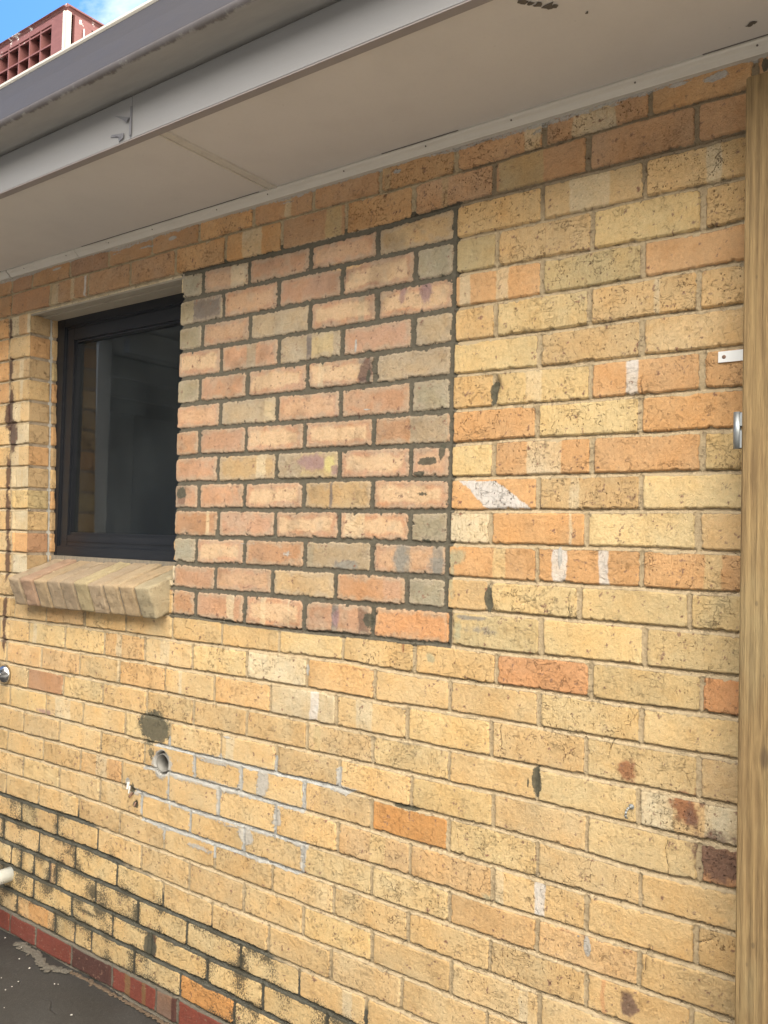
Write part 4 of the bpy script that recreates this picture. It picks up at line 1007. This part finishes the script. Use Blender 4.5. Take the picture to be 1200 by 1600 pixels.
for v in vs_:
    v.co = m4 @ v.co + Vector((0, 0, -.003 * (xe - v.co.x) / pitch / 3))
s_ = NT('sill_mortar'); M_SM = s_.fin(s_.mix(s_.noise(s_.pos((12, 3, 3)), 9, 4), (.11, .105, .095), (.34, .29, .22)), .95, s_.bump(s_.noise(s_.pos(), 160, 4), .002, .8))
put('sill_joints', bm, M_SM, sill)
bm = bmesh.new(); box(bm, -2.60, -1.675, .100, .118, .08, .166); put('sill_bedding', bm, M_SM, sill, bevel=.004)

# ------------------------------------------------------------------ things fixed to the wall
t = empty('wall_tap', (-2.647, 0, -.305), 'round chrome tap flange on the pale bricks at the left edge below the window', 'tap')
bm = bmesh.new(); lathe(bm, (-2.647, -.001, -.305), (0, -1, 0), [(0, .036), (.004, .0375), (.010, .036), (.018, .029), (.024, .018), (.027, .013)], 40); put('flange', bm, M_CHROME, t, smooth=True)
bm = bmesh.new(); tube(bm, (-2.647, -.020, -.305), (-2.647, -.085, -.305), .0085, n=24); lathe(bm, (-2.647, -.085, -.305), (0, -1, 0), [(0, .0085), (.003, .015), (.026, .015), (.030, .010)], 6); tube(bm, (-2.647, -.10, -.305), (-2.647, -.125, -.345), .009, n=20); put('spout', bm, M_CHROME, t, smooth=False)
bm = bmesh.new(); tube(bm, (-2.647, -.10, -.30), (-2.647, -.10, -.262), .006); tube(bm, (-2.675, -.10, -.260), (-2.619, -.10, -.260), .0065); put('handle', bm, M_CHROME, t, smooth=True)
t = empty('waste_pipe', (-2.562, 0, -1.062), 'short white plastic pipe stub poking out of the mouldy bricks at bottom left', 'pipe')
bm = bmesh.new(); p0 = Vector((-2.562, .03, -1.062)); p1 = Vector((-2.562, -.24, -1.066))
def hollow(bm, p0, p1, ro, ri, n=40):
    d = (p1 - p0).normalized(); a = d.orthogonal().normalized(); b = d.cross(a)
    L_ = [[bm.verts.new(p + (a * math.cos(6.28318 * i / n) + b * math.sin(6.28318 * i / n)) * r) for i in range(n)] for p, r in ((p0, ro), (p1, ro), (p1, ri), (p0, ri))]
    for q in range(4):
        for i in range(n): bm.faces.new((L_[q][i], L_[q][(i + 1) % n], L_[(q + 1) % 4][(i + 1) % n], L_[(q + 1) % 4][i]))
hollow(bm, p0, p1, .0265, .0235); put('pipe_body', bm, M_PVC, t, smooth=False).data.shade_smooth()
bm = bmesh.new()
for k, (yy, h_) in enumerate(((-.040, .006), (-.049, .004), (-.058, .006), (-.062, .006), (-.072, .005), (-.083, .002), (-.092, .006))):
    a = .38; r_ = .0268
    for s0 in ((-.5, .5),) if k % 2 else ((-.5, -.1), (.15, .5)):
        q = []
        for (u_, v_) in ((0, s0[0]), (.0016, s0[0]), (.0016, s0[1]), (0, s0[1])):
            an = -a + v_ * h_ / r_; q.append(bm.verts.new((-2.562 + r_ * math.cos(an), yy - u_, -1.063 + r_ * math.sin(an))))
        bm.faces.new(q)
put('printed_marks', bm, M_INK, t)
bm = bmesh.new(); hollow(bm, Vector((-1.697, .075, -.486)), Vector((-1.697, .004, -.486)), .0300, .0272); o = put('pipe_sleeve', bm, paint_material('grey_pipe', (.20, .195, .18), (.1, .09, .08), .4, .5), house, smooth=True)
t = empty('screw_hook', (-.139, 0, -.305), 'small galvanised screw hook in the lower bricks near the post', 'hook')
bm = bmesh.new(); pth = [(-.136, .01, -.302), (-.137, -.010, -.302), (-.139, -.017, -.303), (-.141, -.021, -.308), (-.142, -.022, -.316), (-.142, -.019, -.322), (-.142, -.013, -.325)]
for a, b in zip(pth, pth[1:]): tube(bm, a, b, .0024, n=12)
put('hook_wire', bm, M_ZINC, t, smooth=True)
bm = bmesh.new(); lathe(bm, (-.1365, -.001, -.302), (0, -1, 0), [(0, .006), (.002, .0055), (.003, .003)], 16); put('hook_plate', bm, M_ZINC, t)
t = empty('metal_strap', (.04, 0, .662), 'short shiny flat metal strap screwed to the wall beside the post', 'bracket')
bm = bmesh.new(); box(bm, .033, .16, -.0050, -.0022, .6515, .6745); put('strap', bm, M_GALV, t, bevel=.0007)
bm = bmesh.new(); lathe(bm, (.0445, -.0048, .6625), (0, -1, 0), [(0, .0042), (.0012, .0038), (.0016, .002)], 16); put('screw', bm, M_SCREW, t)
# rusty old fixing left in a joint
t = empty('broken_plug', (-1.85, 0, -.60), 'broken rusty wall plug with white remnants below and left of the pipe hole', 'wall plug')
bm = bmesh.new()
for (a, b, r_) in (((-1.862, .0, -.578), (-1.860, -.008, -.600), .005), ((-1.856, .0, -.590), (-1.850, -.009, -.612), .003)): tube(bm, a, b, r_, r_ * .6, n=9)
put('plug_shell', bm, NT('plug_white').fin((.62, .60, .58), .6), t)
bm = bmesh.new(); tube(bm, (-1.846, .003, -.612), (-1.842, -.012, -.622), .005, .003, n=8); tube(bm, (-1.826, .003, -.642), (-1.820, -.008, -.650), .005, .002, n=8); put('rusty_stub', bm, M_SCREW, t)

# ------------------------------------------------------------------ timber gate post with hinge pin
post = empty('gate_post', (.147, -.05, GROUND), 'tall square pine post standing against the wall at the right edge', 'post')
bm = bmesh.new(); box(bm, .1015, .1915, -.0925, -.0035, GROUND - .02, 1.196)
bmesh.ops.bevel(bm, geom=[e for e in bm.edges], offset=.0025, segments=2, affect='EDGES')
put('post_timber', bm, M_WOOD, post)
hin = empty('hinge', (0, 0, 0)); hin.parent = post; hin.matrix_parent_inverse = Matrix.Translation(post.location).inverted()
def subput(name, bm, mat, par, smooth=False, bevel=0):
    o = put(name, bm, mat, None, smooth, bevel); o.parent = par; o.matrix_parent_inverse = Matrix.Identity(4); return o
bm = bmesh.new(); tube(bm, (.0915, -.084, .461), (.0915, -.084, .533), .0075, n=28); subput('hinge_barrel', bm, M_ZINC, hin, False).data.shade_smooth()
bm = bmesh.new(); box(bm, .0975, .1012, -.090, -.055, .462, .496); box(bm, .0975, .1012, -.090, -.055, .505, .531); subput('hinge_leaf', bm, M_ZINC, hin, bevel=.0006)

# ------------------------------------------------------------------ evaporative cooler on the roof
cool = empty('roof_cooler', (-3.95, 1.15, 2.0), 'faded red louvred evaporative cooler box on the roof above the gutter', 'cooler')
cx0, cx1, cy0, cy1, cz0, cz1 = -4.53, -3.365, .60, 1.75, 2.12, 2.985
bm = bmesh.new()
vb = [(cx0, cy0, cz0), (cx1, cy0, cz0), (cx1, cy1, cz0), (cx0, cy1, cz0)]
lid = [(0, cz1 - .035, -.0), (-.004, cz1 - .012, -.02), (-.02, cz1, -.05)]
box(bm, cx0 + .06, cx1 - .06, cy0 + .06, cy1 - .06, cz0, cz1 - .04)
put('pad_box', bm, M_BLACKPAD, cool)
bm = bmesh.new(); box(bm, cx0 - .012, cx1 + .012, cy0 - .012, cy1 + .012, cz1 - .045, cz1)
bmesh.ops.bevel(bm, geom=[e for e in bm.edges], offset=.022, segments=3, affect='EDGES'); put('lid', bm, M_RED, cool, smooth=False)
def louvre(name, axis_, fix, lo, hi):
    bm = bmesh.new(); zt, zb = cz1 - .075, cz0 + .02; m0, m1 = lo + .10, hi - .10
    sgn = -1 if axis_ == 'x' else 1
    def bx_(a0, a1, z0, z1, d0, d1):
        if axis_ == 'x': box(bm, a0, a1, fix + d0, fix + d1, z0, z1)
        else: box(bm, fix - d1, fix - d0, a0, a1, z0, z1)
    bx_(lo, m0, zb, cz1 - .045, 0, .02); bx_(m1, hi, zb, cz1 - .045, 0, .02); bx_(m0, m1, zt, cz1 - .045, .0005, .02); bx_(m0, m1, zb, zb + .03, .0005, .02)
    ncol = 9; cw = (m1 - m0) / ncol; nrow = 8; chh = (zt - zb - .03) / nrow
    for i in range(1, ncol): bx_(m0 + i * cw - .005, m0 + i * cw + .005, zb + .03, zt, .002, .055)
    for j in range(nrow + 1):
        z = zt - j * chh
        if axis_ == 'x':
            vv = [(m0, fix + .001, z - .010), (m1, fix + .001, z - .010), (m1, fix + .056, z + .022), (m0, fix + .056, z + .022)]
        else:
            vv = [(fix - .001, m0, z - .010), (fix - .001, m1, z - .010), (fix - .056, m1, z + .022), (fix - .056, m0, z + .022)]
        f_ = bm.faces.new([bm.verts.new(p) for p in vv]); ex = bmesh.ops.extrude_face_region(bm, geom=[f_])
        for v in ex['geom']:
            if isinstance(v, bmesh.types.BMVert): v.co.z -= .008
    # fine mesh behind the slots
    nn_ = ncol * 5
    for i in range(nn_): a = m0 + (i + .5) * (m1 - m0) / nn_; bx_(a - .0030, a + .0030, zb, zt, .0545, .0565)
    for j in range(nrow * 5): z = zb + .03 + (j + .5) * chh / 5; bx_(m0, m1, z - .0028, z + .0028, .0550, .0560)
    return put(name, bm, M_RED, cool)
louvre('louvre_panel', 'x', cy0, cx0, cx1 - .03); louvre('louvre_panel', 'y', cx1, cy0 + .05, cy1)
bm = bmesh.new(); box(bm, cx1 - .024, cx1 - .010, cy0 - .004, cy0 + .02, cz0, cz1 - .046); box(bm, cx1 - .006, cx1 + .003, cy0 + .003, cy0 + .028, cz0, cz1 - .046)
put('corner_strip', bm, M_CREAM, cool, bevel=.002)
bm = bmesh.new(); tube(bm, (cx1 + .008, cy0 + .10, cz0), (cx1 + .008, cy0 + .10, cz1 - .10), .004); put('drain_tube', bm, M_CREAM, cool)
bm = bmesh.new(); box(bm, cx0 + .3, cx1 - .3, cy0 + .3, cy1 - .3, 1.9, cz0 + .01); put('dropper', bm, M_RED, cool)

# ------------------------------------------------------------------ unseen far side of the yard, shaped to cut light on the wall
M_BLOCK = paint_material('light_block_render', (.17, .15, .13), (.10, .09, .08), .4, .9)
nb_ = empty('added_light_block', (3, -6.6, GROUND), 'unseen tall brown block across the yard, added to cut low sky light', 'house')
bm = bmesh.new(); box(bm, -3.4, 14, -7.6, -6.6, GROUND, GROUND + 4.2); put('block_side', bm, M_BLOCK, nb_)  # added block hides low sky from the bricks under the soffit
bm = bmesh.new(); box(bm, -3.4, 14, -7.7, -6.3, GROUND + 4.2, GROUND + 4.35); put('eave', bm, M_BLOCK, nb_)  # overhang on top of the added block
M_DARKM = paint_material('carport_sheet', (.50, .52, .54), (.3, .3, .3), .3, .6)
M_PALE = paint_material('carport_post_paint', (.36, .38, .39), (.25, .25, .25), .2, .6)
port = empty('carport', (-6, -4.0, GROUND), 'open carport with pale posts and rafters across the yard, reflected in the window, roof widened unseen to dim the wall', 'carport')
bm = bmesh.new(); box(bm, -11, -3.6, -6.6, -6.5, GROUND, GROUND + 3.5); box(bm, -11, -10.9, -6.5, -3.1, GROUND, GROUND + 3.5); put('back_wall', bm, M_DARKM, port)
bm = bmesh.new(); box(bm, -11.2, -2.5, -6.8, -2.62, GROUND + 3.55, GROUND + 3.65); put('carport_shade_roof', bm, M_DARKM, port)  # roof carried further right, unseen, to dim the left of the wall
for x in (-10.2, -6.86, -2.75):  # wide middle post added for a pale strip reflected in the pane
    bm = bmesh.new(); box(bm, x, x + .12 + (.22 if x == -6.86 else 0), -2.9, -2.75, GROUND, GROUND + 3.5); put('post', bm, M_PALE, port)
bm = bmesh.new(); box(bm, -10.3, -2.6, -2.95, -2.7, GROUND + 3.5, GROUND + 3.549); put('front_beam', bm, M_DARKM, port)
for x in (-10.0, -8.8, -7.6, -6.4, -5.2, -4.1):
    bm = bmesh.new(); box(bm, x, x + .09, -6.5, -2.95, GROUND + 3.30, GROUND + 3.53); put('rafter', bm, M_PALE, port)
